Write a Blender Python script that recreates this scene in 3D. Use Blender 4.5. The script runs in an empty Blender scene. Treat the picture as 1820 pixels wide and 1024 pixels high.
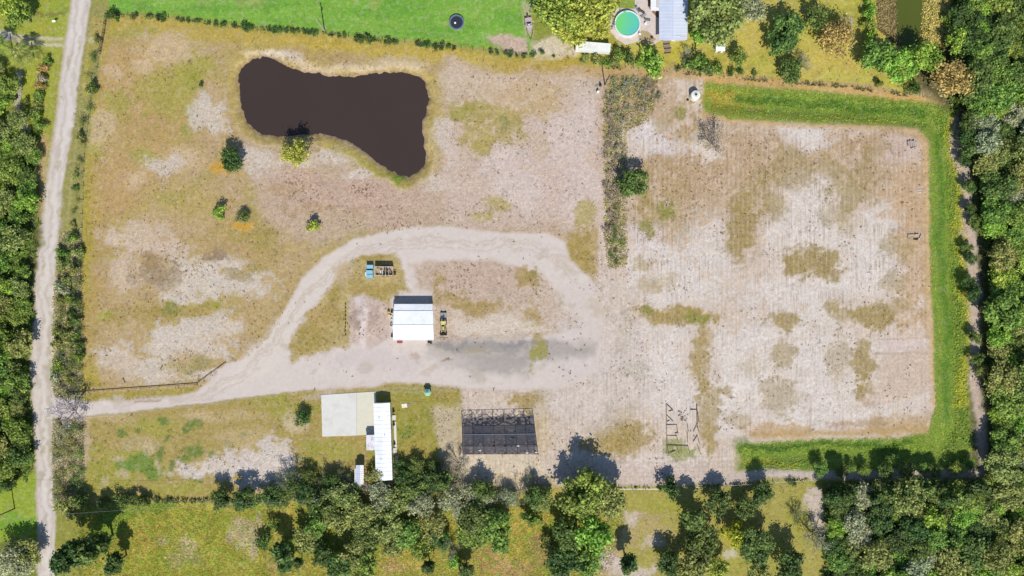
import bpy, math, random
import numpy as np
from mathutils import Vector, noise as mnoise

C = bpy.context.scene.collection
H = 200.0            # camera height in metres
PPM = 6.0            # photograph pixels per metre on the ground
R = math.radians

# ------------------------------------------------------------------ camera, light
cam_d = bpy.data.cameras.new("camera")
cam_d.sensor_width = 36.0
cam_d.lens = 36.0 * H / (1820 / PPM)
cam_d.clip_end = 5000
cam_d.clip_start = 1
cam = bpy.data.objects.new("camera", cam_d)
C.objects.link(cam)
cam.location = (0, 0, H)
cam.rotation_euler = (0, 0, 0)
bpy.context.scene.camera = cam

SUN_EL, SUN_AZ = 47.0, 171.5      # azimuth clockwise from north (+Y)
world = bpy.data.worlds.new("World")
bpy.context.scene.world = world
world.use_nodes = True
wn = world.node_tree.nodes; wl = world.node_tree.links
bg = wn["Background"]
sky = wn.new("ShaderNodeTexSky"); sky.sky_type = 'NISHITA'
sky.sun_disc = False
sky.sun_elevation = R(SUN_EL); sky.sun_rotation = R(SUN_AZ)
sky.air_density = 1.0; sky.dust_density = 0.6; sky.ozone_density = 6.0
wl.new(sky.outputs[0], bg.inputs[0]); bg.inputs[1].default_value = 0.108

sd = bpy.data.lights.new("sun", 'SUN'); sd.energy = 4.35; sd.angle = R(0.5); sd.color = (1.0, 0.965, 0.90)
sun = bpy.data.objects.new("sun", sd); C.objects.link(sun)
sdir = Vector((math.sin(R(SUN_AZ)) * math.cos(R(SUN_EL)), math.cos(R(SUN_AZ)) * math.cos(R(SUN_EL)), math.sin(R(SUN_EL))))
sun.rotation_euler = (-sdir).to_track_quat('-Z', 'Y').to_euler()
sun.location = (20, -60, 120)
vs = bpy.context.scene.view_settings
vs.view_transform = 'Standard'; vs.look = 'None'; vs.gamma = 1.0; vs.exposure = 0.0
vs.use_curve_mapping = False
bpy.context.scene.cycles.max_bounces = 6
bpy.context.scene.cycles.transparent_max_bounces = 12

# ------------------------------------------------------------------ helpers
def W(x, y, z=0.0):
    """photo pixel -> world point at height z (the place where it stands)"""
    k = (H - z) / H / PPM
    return Vector(((x - 910) * k, (512 - y) * k, z))

def lin(c):
    c = np.asarray(c, float) / 255.0
    return np.where(c <= 0.04045, c / 12.92, ((c + 0.055) / 1.055) ** 2.4)

rng = np.random.default_rng(7)
random.seed(11)
_tab = np.random.default_rng(99).random((256, 256))

def vnoise(x, y, seed=0):
    x = x + seed * 17.31; y = y + seed * 9.77
    xi = np.floor(x).astype(np.int64); yi = np.floor(y).astype(np.int64)
    fx = x - xi; fy = y - yi
    fx = fx * fx * (3 - 2 * fx); fy = fy * fy * (3 - 2 * fy)
    a = _tab[xi & 255, yi & 255]; b = _tab[(xi + 1) & 255, yi & 255]
    c = _tab[xi & 255, (yi + 1) & 255]; d = _tab[(xi + 1) & 255, (yi + 1) & 255]
    return (a * (1 - fx) + b * fx) * (1 - fy) + (c * (1 - fx) + d * fx) * fy

def fbm(x, y, scale, octaves=4, seed=0, gain=0.5):
    """scale: size in pixels of the largest feature; result about 0..1 centred on .5"""
    v = 0; a = 1; t = 0; f = 1.0 / scale
    for o in range(octaves):
        v = v + a * vnoise(x * f, y * f, seed + o * 3)
        t += a; a *= gain; f *= 2.03
    return v / t

def sstep(a, b, x):
    t = np.clip((x - a) / (b - a), 0, 1)
    return t * t * (3 - 2 * t)

# ------------------------------------------------------------------ materials
MATS = {}
def new_mat(name):
    m = bpy.data.materials.new(name); m.use_nodes = True
    return m, m.node_tree.nodes, m.node_tree.links, m.node_tree.nodes["Principled BSDF"]

def mat(name, rgb, rough=0.7, metal=0.0, var=0.12, scale=1.2, spec=0.3, dirt=None, bump=0.0, stretch=None):
    """plain surface with procedural mottling; rgb in 0-255 sRGB of its own colour"""
    if name in MATS: return MATS[name]
    m, n, l, p = new_mat(name)
    base = lin(rgb)
    tc = n.new("ShaderNodeNewGeometry")
    mp = n.new("ShaderNodeMapping"); l.new(tc.outputs["Position"], mp.inputs[0])
    if stretch: mp.inputs["Scale"].default_value = stretch
    nz = n.new("ShaderNodeTexNoise"); nz.inputs["Scale"].default_value = scale; nz.inputs["Detail"].default_value = 6
    nz.inputs["Roughness"].default_value = 0.65
    l.new(mp.outputs[0], nz.inputs["Vector"])
    r = n.new("ShaderNodeMapRange"); r.inputs["From Min"].default_value = 0.3; r.inputs["From Max"].default_value = 0.7
    r.inputs["To Min"].default_value = 1 - var; r.inputs["To Max"].default_value = 1 + var
    l.new(nz.outputs["Fac"], r.inputs["Value"])
    mx = n.new("ShaderNodeVectorMath"); mx.operation = 'SCALE'
    mx.inputs[0].default_value = tuple(base); l.new(r.outputs[0], mx.inputs["Scale"])
    out = mx.outputs[0]
    if dirt:
        nz2 = n.new("ShaderNodeTexNoise"); nz2.inputs["Scale"].default_value = scale * 0.35; nz2.inputs["Detail"].default_value = 8
        nz2.inputs["Roughness"].default_value = 0.7
        l.new(tc.outputs["Position"], nz2.inputs["Vector"])
        r2 = n.new("ShaderNodeMapRange"); r2.inputs["From Min"].default_value = 0.5; r2.inputs["From Max"].default_value = 0.68
        r2.inputs["To Max"].default_value = dirt[1]; l.new(nz2.outputs["Fac"], r2.inputs["Value"])
        m2 = n.new("ShaderNodeMix"); m2.data_type = 'RGBA'
        l.new(r2.outputs[0], m2.inputs["Factor"]); l.new(out, m2.inputs[6])
        m2.inputs[7].default_value = (*lin(dirt[0]), 1); out = m2.outputs[2]
    l.new(out, p.inputs["Base Color"])
    p.inputs["Roughness"].default_value = rough; p.inputs["Metallic"].default_value = metal
    p.inputs["Specular IOR Level"].default_value = spec
    if bump:
        b = n.new("ShaderNodeBump"); b.inputs["Strength"].default_value = bump; b.inputs["Distance"].default_value = 0.05
        l.new(nz.outputs["Fac"], b.inputs["Height"]); l.new(b.outputs[0], p.inputs["Normal"])
    MATS[name] = m
    return m

def leaf_mat(name, rgb, hue=0.025, val=0.7, trans=0.3, rgb2=None):
    """foliage: per-leaf and per-plant variation, some light passing through the leaves"""
    if name in MATS: return MATS[name]
    m, n, l, p = new_mat(name)
    base = lin(rgb); b2 = lin(rgb2) if rgb2 is not None else base * np.array([1.55, 1.25, 0.9])
    at = n.new("ShaderNodeAttribute"); at.attribute_name = "leaf"; at.attribute_type = 'GEOMETRY'
    oi = n.new("ShaderNodeObjectInfo")
    geo = n.new("ShaderNodeNewGeometry")
    nz = n.new("ShaderNodeTexNoise"); nz.inputs["Scale"].default_value = 0.55; nz.inputs["Detail"].default_value = 4
    l.new(geo.outputs["Position"], nz.inputs["Vector"])
    r0 = n.new("ShaderNodeMapRange"); r0.inputs["From Min"].default_value = 0.38; r0.inputs["From Max"].default_value = 0.66
    l.new(nz.outputs["Fac"], r0.inputs["Value"])
    mx = n.new("ShaderNodeMix"); mx.data_type = 'RGBA'
    mx.inputs[6].default_value = (*base, 1); mx.inputs[7].default_value = (*b2, 1)
    l.new(r0.outputs[0], mx.inputs["Factor"])
    hs = n.new("ShaderNodeHueSaturation")
    l.new(mx.outputs[2], hs.inputs["Color"])
    rh = n.new("ShaderNodeMapRange"); rh.inputs["To Min"].default_value = 0.5 - hue; rh.inputs["To Max"].default_value = 0.5 + hue
    l.new(oi.outputs["Random"], rh.inputs["Value"]); l.new(rh.outputs[0], hs.inputs["Hue"])
    rv = n.new("ShaderNodeMapRange"); rv.inputs["To Min"].default_value = 1 - val; rv.inputs["To Max"].default_value = 1 + val
    l.new(at.outputs["Fac"], rv.inputs["Value"]); l.new(rv.outputs[0], hs.inputs["Value"])
    l.new(hs.outputs[0], p.inputs["Base Color"])
    p.inputs["Roughness"].default_value = 0.6; p.inputs["Specular IOR Level"].default_value = 0.25
    tr = n.new("ShaderNodeBsdfTranslucent"); l.new(hs.outputs[0], tr.inputs["Color"])
    ms = n.new("ShaderNodeMixShader"); ms.inputs[0].default_value = trans
    l.new(p.outputs[0], ms.inputs[1]); l.new(tr.outputs[0], ms.inputs[2])
    l.new(ms.outputs[0], n["Material Output"].inputs["Surface"])
    MATS[name] = m
    return m

def tuft_mat(name):
    """ground plants: colour comes with each blade"""
    if name in MATS: return MATS[name]
    m, n, l, p = new_mat(name)
    at = n.new("ShaderNodeAttribute"); at.attribute_name = "tint"; at.attribute_type = 'GEOMETRY'
    l.new(at.outputs["Color"], p.inputs["Base Color"])
    p.inputs["Roughness"].default_value = 0.8; p.inputs["Specular IOR Level"].default_value = 0.15
    tr = n.new("ShaderNodeBsdfTranslucent"); l.new(at.outputs["Color"], tr.inputs["Color"])
    ms = n.new("ShaderNodeMixShader"); ms.inputs[0].default_value = 0.2
    l.new(p.outputs[0], ms.inputs[1]); l.new(tr.outputs[0], ms.inputs[2])
    l.new(ms.outputs[0], n["Material Output"].inputs["Surface"])
    MATS[name] = m
    return m

# ------------------------------------------------------------------ object helpers
class MB:
    """collects boxes, prisms and tubes into one mesh"""
    def __init__(s): s.v = []; s.f = []
    def add(s, vs_, fs_):
        o = len(s.v); s.v += [tuple(v) for v in vs_]; s.f += [tuple(i + o for i in f) for f in fs_]; return s
    def box(s, x0, x1, y0, y1, z0, z1):
        return s.add([(x0,y0,z0),(x1,y0,z0),(x1,y1,z0),(x0,y1,z0),(x0,y0,z1),(x1,y0,z1),(x1,y1,z1),(x0,y1,z1)],
                     [(0,3,2,1),(4,5,6,7),(0,1,5,4),(1,2,6,5),(2,3,7,6),(3,0,4,7)])
    def slab(s, pts, t):
        """thick plate: four 3-D corners (counter-clockwise from above) and thickness downwards"""
        n = len(pts); lo = [(p[0], p[1], p[2] - t) for p in pts]
        return s.add(list(pts) + lo, [tuple(range(n)), tuple(reversed(range(n, 2 * n)))] +
                     [(i, n + i, n + (i + 1) % n, (i + 1) % n) for i in range(n)])
    def tube(s, a, b, r0, r1=None, n=8, cap=True):
        a = Vector(a); b = Vector(b); r1 = r0 if r1 is None else r1
        d = (b - a).normalized(); u = d.orthogonal().normalized(); w = d.cross(u)
        vs_ = []
        for q, r in ((a, r0), (b, r1)):
            for k in range(n):
                t = 2 * math.pi * k / n
                vs_.append(q + u * (r * math.cos(t)) + w * (r * math.sin(t)))
        fs_ = [(k, (k + 1) % n, n + (k + 1) % n, n + k) for k in range(n)]
        if cap: fs_ += [tuple(reversed(range(n))), tuple(range(n, 2 * n))]
        return s.add(vs_, fs_)
    def lathe(s, prof, n=24, c=(0, 0), caps=None):
        if caps is None: caps = not (len(prof) > 2 and abs(prof[0][1]-prof[-1][1]) < .12 and abs(prof[0][0]-prof[-1][0]) < .7 and prof[0][0] > .02 and prof[-1][0] > .02)
        vs_ = [(c[0] + r * math.cos(2*math.pi*k/n), c[1] + r * math.sin(2*math.pi*k/n), z) for r, z in prof for k in range(n)]
        fs_ = [(j*n+k, j*n+(k+1)%n, (j+1)*n+(k+1)%n, (j+1)*n+k) for j in range(len(prof)-1) for k in range(n)]
        if caps and prof[0][0] > 0.001: fs_.append(tuple(reversed(range(n))))
        if caps and prof[-1][0] > 0.001: fs_.append(tuple(range((len(prof)-1)*n, len(prof)*n)))
        return s.add(vs_, fs_)
    def build(s, name, m, parent=None, bevel=0.0, smooth=False):
        me = bpy.data.meshes.new(name); me.from_pydata(s.v, [], s.f); me.update()
        o = bpy.data.objects.new(name, me); C.objects.link(o)
        if m: me.materials.append(m)
        if parent is not None: o.parent = parent
        if bevel:
            b = o.modifiers.new("b", 'BEVEL'); b.width = bevel; b.segments = 1; b.limit_method = 'ANGLE'
        if smooth:
            me.polygons.foreach_set("use_smooth", [True] * len(me.polygons))
        return o

def tag(o, label=None, cat=None, group=None, kind=None):
    if label: o['label'] = label
    if cat: o['category'] = cat
    if group: o['group'] = group
    if kind: o['kind'] = kind
    return o

def empty(name, loc, label, cat, group=None, rz=0.0):
    o = bpy.data.objects.new(name, None); C.objects.link(o)
    o.location = loc; o.rotation_euler = (0, 0, rz)
    o.empty_display_size = 0.5
    return tag(o, label, cat, group)

def copy_tree(o, parent=None):
    c = o.copy(); C.objects.link(c); c.parent = parent
    for ch in o.children: copy_tree(ch, c)
    return c

def np_mesh(name, verts, quads, m=None):
    me = bpy.data.meshes.new(name)
    nv = len(verts); nf = len(quads)
    me.vertices.add(nv); me.vertices.foreach_set("co", np.ascontiguousarray(verts, np.float32).ravel())
    me.loops.add(nf * 4); me.loops.foreach_set("vertex_index", np.ascontiguousarray(quads, np.int32).ravel())
    me.polygons.add(nf)
    me.polygons.foreach_set("loop_start", np.arange(0, nf * 4, 4, dtype=np.int32))
    me.update(calc_edges=True)
    if m: me.materials.append(m)
    return me

# ================================================================== GROUND
# dense inside the picture, coarse towards the horizon
def axis(half, step, far):
    a = np.arange(-half, half + 1e-6, step)
    e = []; p = half; s = step
    while p < far:
        s *= 1.35; p += s; e.append(p)
    e = np.array(e)
    return np.concatenate([-e[::-1], a, e])
gx = axis(168, 0.4, 1500); gy = axis(102, 0.4, 1500)
NX, NY = len(gx), len(gy)
GX, GY = np.meshgrid(gx, gy)            # shape NY,NX
PX = GX * PPM + 910; PY = 512 - GY * PPM   # photo pixels
# natural outlines are ragged: warp the coordinates
n1 = fbm(PX, PY, 46, 4, 1) - .5; n2 = fbm(PX, PY, 46, 4, 2) - .5
n3 = fbm(PX, PY, 9, 3, 3) - .5; n4 = fbm(PX, PY, 9, 3, 4) - .5
XW = PX + n1 * 26 + n3 * 10; YW = PY + n2 * 26 + n4 * 10
XS = PX + n1 * 5 + n3 * 4; YS = PY + n2 * 5 + n4 * 4        # slightly ragged
BLOT = fbm(PX, PY, 30, 6, 5, .7); BLOT2 = fbm(PX, PY, 14, 5, 6, .7); FINE = fbm(PX, PY, 6, 3, 7, .8)
BIG = fbm(PX, PY, 120, 4, 8)

def sd_poly(X, Y, pts):
    """signed distance (negative inside) in pixels, vectorised"""
    P = np.array(pts, float); n = len(P)
    d = np.full(X.shape, 1e9); inside = np.zeros(X.shape, bool)
    for i in range(n):
        ax, ay = P[i]; bx, by = P[(i + 1) % n]
        ex, ey = bx - ax, by - ay
        t = np.clip(((X - ax) * ex + (Y - ay) * ey) / (ex*ex + ey*ey + 1e-9), 0, 1)
        d = np.minimum(d, (X - ax - t*ex) ** 2 + (Y - ay - t*ey) ** 2)
        c = ((ay > Y) != (by > Y)) & (X < (bx - ax) * (Y - ay) / (by - ay + 1e-12) + ax)
        inside ^= c
    d = np.sqrt(d)
    return np.where(inside, -d, d)

def sd_line(X, Y, pts):
    P = np.array(pts, float); d = np.full(X.shape, 1e9)
    for i in range(len(P) - 1):
        ax, ay = P[i]; bx, by = P[i + 1]; ex, ey = bx - ax, by - ay
        t = np.clip(((X - ax) * ex + (Y - ay) * ey) / (ex*ex + ey*ey + 1e-9), 0, 1)
        d = np.minimum(d, (X - ax - t*ex) ** 2 + (Y - ay - t*ey) ** 2)
    return np.sqrt(d)

COL = np.empty(PX.shape + (3,)); COL[:] = lin((188, 165, 120))
SPK = np.zeros(PX.shape); FUR = np.zeros(PX.shape); GRS = np.zeros(PX.shape); Z = np.zeros(PX.shape)
K = 0.86        # reflectance against lit picture colour

def win(b, pad):
    x0, x1, y0, y1 = b
    ix = np.where((PX[0] >= x0 - pad) & (PX[0] <= x1 + pad))[0]; iy = np.where((PY[:, 0] >= y0 - pad) & (PY[:, 0] <= y1 + pad))[0]
    if len(ix) == 0 or len(iy) == 0: return None
    return (slice(iy[0], iy[-1] + 1), slice(ix[0], ix[-1] + 1))

def apply(s, m, rgb, spk=None, fur=None, grs=None):
    if rgb is not None:
        COL[s] = COL[s] * (1 - m[..., None]) + lin(rgb) * m[..., None]
    if spk is not None: SPK[s] = SPK[s] * (1 - m) + spk * m
    if fur is not None: FUR[s] = FUR[s] * (1 - m) + fur * m
    if grs is not None: GRS[s] = GRS[s] * (1 - m) + grs * m

def poly(pts, rgb, amt=1.0, soft=6, ragged=2, blot=0.0, **kw):
    """ragged 0: clean edge, 1: slightly, 2: natural. blot: how much the patch breaks up"""
    a = np.array(pts); s = win((a[:,0].min(), a[:,0].max(), a[:,1].min(), a[:,1].max()), soft + 40)
    if s is None: return
    X, Y = ((PX, PY), (XS, YS), (XW, YW))[ragged]
    d = sd_poly(X[s], Y[s], pts)
    if blot: d = d + (BLOT[s] - .5) * blot * 60 + (BLOT2[s] - .5) * blot * 40
    m = (1 - sstep(-soft, soft, d)) * amt
    apply(s, m, rgb, **kw)

def blob(cx, cy, rx, ry, rgb, amt=0.8, soft=0.38, blot=0.6, **kw):
    s = win((cx - rx, cx + rx, cy - ry, cy + ry), max(rx, ry) * .6 + 20)
    if s is None: return
    r = np.sqrt(((XW[s] - cx) / rx) ** 2 + ((YW[s] - cy) / ry) ** 2)
    r = r + (BLOT[s] - .5) * blot * 2.3 + (BLOT2[s] - .5) * blot * 2.6 + (FINE[s] - .5) * blot * 1.6
    m = (1 - sstep(1 - soft, 1 + soft * .5, r)) * amt
    apply(s, m, rgb, **kw)

def line(pts, w, rgb, amt=1.0, soft=3, ragged=1, **kw):
    a = np.array(pts); s = win((a[:,0].min(), a[:,0].max(), a[:,1].min(), a[:,1].max()), w + soft + 20)
    if s is None: return
    X, Y = ((PX, PY), (XS, YS), (XW, YW))[ragged]
    d = sd_line(X[s], Y[s], pts)
    m = (1 - sstep(w / 2 - soft, w / 2 + soft, d)) * amt
    apply(s, m, rgb, **kw)

TAN = (186, 160, 112); PINK = (198, 173, 155); PALE = (214, 200, 192); WHITE = (224, 216, 216)
YG = (178, 166, 76); OLV = (166, 144, 82); GRN = (128, 148, 58); STRIP = (122, 152, 52); ORG = (192, 158, 92)

# --- broad regions
poly([(140,20),(1080,20),(1080,900),(120,900)], TAN, soft=20, spk=.3, grs=.5)
# tint drift over the whole sheet
for s_, c_, a_ in ((BLOT, PINK, .35), (BIG, (176,146,90), .5)):
    m = sstep(.5, .68, s_) * a_
    apply((slice(None), slice(None)), m, c_)
m = sstep(.47, .66, fbm(PX, PY, 60, 6, 21, .66)) * .6
apply((slice(None), slice(None)), m, (172, 158, 84))
# surroundings outside the parcel
poly([(-3000,-3000),(4000,-3000),(4000,30),(1050,120),(190,25),(-3000,20)], (140,150,60), soft=10, grs=1)
poly([(-3000,900),(480,892),(1100,868),(1460,850),(4000,860),(4000,4000),(-3000,4000)], (150,148,66), soft=6, grs=1)
poly([(-3000,-3000),(70,-3000),(60,4000),(-3000,4000)], (120,130,60), soft=10, grs=1)
poly([(1720,100),(5000,100),(5000,4000),(1720,4000)], (95,100,60), soft=10, grs=1)

# --- north lawn: bright green
poly([(190,-400),(945,-400),(945,92),(860,86),(700,72),(560,57),(450,47),(300,29),(195,22)], (118,172,62), soft=2, ragged=1, spk=0, grs=.7)
for c in ((300,10,70,14),(520,20,80,18),(660,40,60,20),(840,20,70,22),(880,60,40,14),(600,5,50,14),(420,30,60,10)):
    blob(*c, (134,180,70), .6, grs=.7)
for c in ((380,12,60,10),(480,8,40,8),(760,60,60,12),(700,15,50,14),(900,30,30,16),(250,8,30,8)):
    blob(*c, (100,160,55), .6, grs=.7)
blob(440,5,30,8,(165,175,100),.5); blob(800,40,30,8,(150,175,80),.5)
line([(620,46),(760,58),(860,68),(940,72)], 3, (150,178,96), .5, 1.5); line([(560,50),(700,62),(860,78)], 2, (150,178,96), .4, 1.5)
for k in range(22):
    y_ = random.uniform(-10, 80); x0_ = random.uniform(200, 800)
    if y_ > 22 + (x0_ - 200) * .08: continue
    line([(x0_,y_),(x0_+random.uniform(60,160),y_+random.uniform(4,12))], 1.6, random.choice([(150,180,92),(96,148,52),(168,180,96)]), .5, 1.2)
for k in range(18): blob(random.uniform(210,930), random.uniform(-5,22), random.uniform(6,22), random.uniform(4,10), random.choice([(146,176,84),(102,152,54),(160,176,90)]), .5, grs=.8)
poly([(866,66),(900,60),(938,66),(940,94),(905,90),(870,78)], (206,180,162), soft=4, spk=.2)
poly([(945,70),(985,58),(1020,80),(1024,104),(945,104)], (222,206,178), soft=5, spk=.5)
poly([(928,0),(948,0),(950,60),(932,62)], (198,184,150), .7, soft=5)
# --- NE yellow lawn
poly([(1020,-400),(1640,-400),(1640,160),(1330,138),(1180,124),(1060,116),(1024,104)], (192,182,84), soft=5, spk=.15, grs=.6)
blob(1130,8,60,22,(130,158,60),.9,blot=.2,grs=.8); blob(1060,78,50,14,(160,156,66),.7)
blob(1090,120,60,8,(196,180,70),.7); blob(1200,95,26,18,(186,172,54),.7)
for c in ((1340,70,50,30),(1440,110,70,30),(1300,110,50,20),(1520,110,40,24)): blob(*c, (204,178,92), .45)
for c in ((1370,110,50,20),(1500,30,40,30),(1440,40,30,20),(1260,100,30,14),(1540,20,20,30)): blob(*c, (166,164,60), .6)
blob(1380,15,40,14,(200,180,90),.6); blob(1420,5,60,20,(172,166,70),.6)
# second pond's banks
poly([(1562,-60),(1700,-60),(1680,70),(1640,80),(1590,72),(1562,50)], (160,136,92), soft=6, spk=.6)
blob(1668,10,30,26,(206,180,84),.8); blob(1655,50,16,20,(196,164,76),.8)

# --- yellow verge below the north fence
line([(195,40),(300,46),(450,64),(560,74),(700,90),(860,104),(1000,116)], 32, (190,166,78), .85, 12, 2, grs=.8, spk=.1)
line([(500,72),(700,92),(860,104)], 14, (198,172,72), .6, 8, 2)
line([(900,118),(1000,122),(1100,128)], 22, (184,152,78), .8, 9, 2); blob(925,122,32,14,(180,150,70),.8)
line([(1060,122),(1180,130),(1240,134)], 14, (196,162,112), .8, 7, 2)
line([(1235,134),(1330,142),(1450,152),(1560,166),(1640,178)], 16, (204,166,104), .95, 5, 1, spk=.1, grs=.3)
# --- west field
poly([(150,110),(185,30),(205,30),(175,200),(160,420),(150,690),(136,690),(140,430)], (172,158,62), .85, soft=8, grs=.9, spk=0)
poly([(170,60),(330,90),(320,260),(250,380),(180,380),(172,200)], (188,156,96), .6, soft=20, blot=.4)
for c in ((300,165,70,50),(345,120,30,24),(210,190,30,26),(265,275,30,18),(360,110,30,16),(175,250,16,60),(240,60,50,14),(460,90,40,12)):
    blob(*c, (172,162,78), .85, grs=.8)
blob(330,150,30,26,(160,160,66),.6,grs=.9); blob(330,230,14,12,(150,152,66),.6)
for c in ((300,85,60,26),(180,230,22,40),(260,110,26,20),(330,280,40,26),(230,320,36,22),(200,130,18,16)): blob(*c, (212,186,152), .7, spk=.4)
for c in ((370,205,34,28),(290,290,36,18),(385,235,20,16),(365,180,14,14)): blob(*c, (216,202,188), .85, spk=.9)
blob(200,340,36,60,(190,156,104),.6); blob(170,340,16,60,(184,156,84),.7); blob(320,360,60,40,(190,166,104),.6)
blob(300,350,24,16,(172,160,84),.7); blob(160,560,16,120,(178,152,84),.7)
for c in ((250,420,60,30),(225,480,40,40),(300,440,40,20),(210,430,20,16)): blob(*c, (214,192,172), .75, spk=.5)
for c in ((340,485,80,34),(400,510,70,24),(450,500,40,26),(390,470,50,20),(330,530,40,10)): blob(*c, (216,202,188), .88, spk=.6)
blob(275,480,34,26,(150,126,92),.75,spk=.2); blob(305,490,22,24,(156,134,104),.6); blob(265,460,20,18,(150,122,88),.5)
blob(385,458,28,12,(140,114,84),.8); blob(425,488,20,13,(158,138,88),.7); blob(395,440,26,12,(176,150,104),.6)
blob(235,480,12,26,(176,150,116),.5)
for c in ((240,565,50,20),(320,560,60,16),(370,548,30,12),(450,470,20,10)): blob(*c, (172,150,86), .75, grs=.6)
blob(305,553,16,12,(136,138,66),.8); blob(185,560,14,12,(166,164,62),.7); blob(382,545,10,8,(156,156,62),.8); blob(225,580,16,12,(158,142,78),.6)
for c in ((350,610,70,34),(300,620,50,40),(400,580,34,26),(270,660,60,24),(380,665,50,12),(205,640,36,30),(330,590,50,20)): blob(*c, (216,202,188), .85, spk=.65)
blob(350,645,34,18,(158,146,88),.85,grs=.6,spk=.4); blob(315,650,26,12,(172,160,100),.6); blob(215,655,30,24,(206,184,160),.7)
blob(160,665,20,26,(176,160,64),.8,grs=.8); blob(420,420,40,16,(172,152,86),.8); blob(470,430,30,24,(166,150,80),.7); blob(450,400,40,12,(180,158,96),.6)
blob(430,402,22,9,(208,160,60),.9,blot=.3); blob(395,292,28,14,(210,160,58),.9,blot=.3,grs=.6); blob(553,403,26,13,(172,158,62),.8,grs=.6)
blob(520,360,60,30,(192,164,128),.6); blob(500,400,30,20,(172,152,96),.5)
# pink middle
poly([(430,250),(560,262),(700,330),(800,300),(1070,130),(1075,400),(1010,420),(640,410),(560,440),(470,400),(440,300)], PINK, .8, soft=14, blot=.35, spk=.75)
for c in ((455,275,34,16),(470,300,40,20),(590,275,44,18),(640,310,40,18),(540,292,26,10),(790,235,22,30),(800,270,20,40),(780,330,40,14)):
    blob(*c, (216,202,188), .85, spk=.75)
for c in ((600,350,90,30),(700,360,80,24),(520,320,70,20),(680,330,60,16)): blob(*c, (200,170,152), .7, spk=.9)
for c in ((560,375,50,12),(640,385,40,10),(500,340,40,14)): blob(*c, (178,146,104), .5, spk=.8)
poly([(790,110),(1060,130),(1070,400),(960,400),(800,400),(780,300)], (212,190,178), .65, soft=16, blot=.3, spk=.4)
for c in ((1000,250,60,60),(1020,340,46,60),(930,330,60,50),(900,290,40,36),(1040,200,26,40)): blob(*c, (216,198,190), .8, spk=.25)
for c in ((870,205,50,24),(900,230,36,34),(855,240,34,30),(810,200,24,16),(890,360,30,12),(860,380,30,10),(1030,445,26,34),(1040,380,20,24),(860,260,24,18)):
    blob(*c, (178,160,92), .8, grs=.6, spk=.3)
blob(845,190,26,10,(162,152,74),.6); blob(812,205,18,14,(160,154,74),.7,grs=.7); blob(895,222,9,16,(140,140,90),.6); blob(960,190,60,20,(196,168,110),.6)
blob(930,160,80,26,(200,172,128),.6,spk=.4); blob(960,260,20,30,(196,172,136),.5); blob(1045,160,30,16,(206,190,176),.7)
blob(850,140,60,20,(212,190,166),.6,spk=.4); blob(790,150,20,20,(208,188,166),.6)
blob(1020,470,24,16,(180,162,100),.7); blob(985,330,30,40,(206,182,170),.5); blob(680,385,60,14,(196,166,146),.6,spk=.8)
for c in ((905,115,30,12),(1000,112,40,10)): blob(*c, (186,160,66), .7)

# --- pond ring
POND = [(424,140),(430,122),(445,108),(468,102),(490,108),(510,120),(540,126),(570,131),(600,137),(630,136),(660,131),(690,128),(720,129),(742,134),
        (757,148),(759,170),(754,200),(748,225),(752,255),(753,285),(744,302),(728,312),(710,310),(690,300),(668,285),(648,265),(625,250),(600,240),
        (575,236),(540,237),(505,240),(475,238),(452,230),(438,215),(428,190),(424,165)]
s = win((380,800,70,360), 40)
dp = sd_poly(PX[s] + n1[s]*6 + n3[s]*9, PY[s] + n2[s]*6 + n4[s]*9, POND)
m = (1 - sstep(14, 30, dp)) * .9
apply(s, m, (186,164,98), spk=.1, grs=.5)
for pts, w, c in (([(440,96),(500,100),(560,120),(620,124),(700,112),(750,112)], 15, (208,187,156)), ([(470,92),(530,104)], 10, (222,208,190))):
    line(pts, w, c, .85, 8, 2, spk=.4)
line([(565,132),(600,140),(630,139)], 9, (186,170,58), .8, 3, 2); line([(590,262),(640,285),(690,318),(720,330)], 16, (164,154,66), .7, 6, 2)
line([(560,236),(600,244),(650,274),(690,304)], 4, (214,190,166), .8, 2, 1); line([(752,210),(752,250),(756,280)], 7, (214,188,160), .8, 3, 1)
blob(704,318,12,8,(120,150,44),.9,blot=.3)
line([(436,250),(480,258),(560,252),(620,282),(680,322),(730,345),(765,325),(775,200)], 3, (214,196,166), .6, 2, 2)
Z[s] -= (1 - sstep(-17, 20, dp)) * 1.9
m = (1 - sstep(-3, 3, dp)); apply(s, m, (92,72,58), spk=0, grs=0)
m = (1 - sstep(2, 6, np.abs(dp - 2))) * .6; apply(s, m, (150,122,96))

# --- verge beside the road
poly([(160,0),(192,0),(178,110),(150,300),(142,430),(138,700),(92,700),(82,560),(110,340),(125,200)], (152,148,84), .9, soft=5, ragged=1, grs=.8)
line([(160,60),(130,300),(118,400)], 3, (182,176,120), .5, 2, 1); line([(172,40),(150,160)], 14, (178,164,78), .6, 6, 2)
poly([(165,40),(192,30),(186,90),(168,90)], (184,162,96), .7, soft=6)
blob(162,78,14,6,(206,190,160),.7)
poly([(90,690),(160,696),(150,745),(146,890),(60,900),(92,740)], (150,142,86), .9, soft=5, ragged=1, grs=.8)
# west side lawns
poly([(-40,0),(128,0),(120,60),(98,240),(60,240),(40,240),(-40,240)], (158,166,62), .95, soft=5, ragged=1, grs=.8)
blob(100,20,20,12,(146,166,64),.8); blob(72,50,18,14,(172,170,64),.7); blob(60,180,20,60,(168,172,50),.7); blob(88,22,22,6,(120,104,60),.6)
line([(106,100),(92,230),(78,430)], 10, (160,158,72), .8, 4, 1)
poly([(-40,850),(66,850),(66,960),(-40,960)], (150,170,56), .95, soft=6, grs=.8); blob(30,930,40,22,(120,164,50),.8)
line([(34,130),(30,190),(50,240)], 10, (206,194,184), .8, 4, 1)

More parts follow.
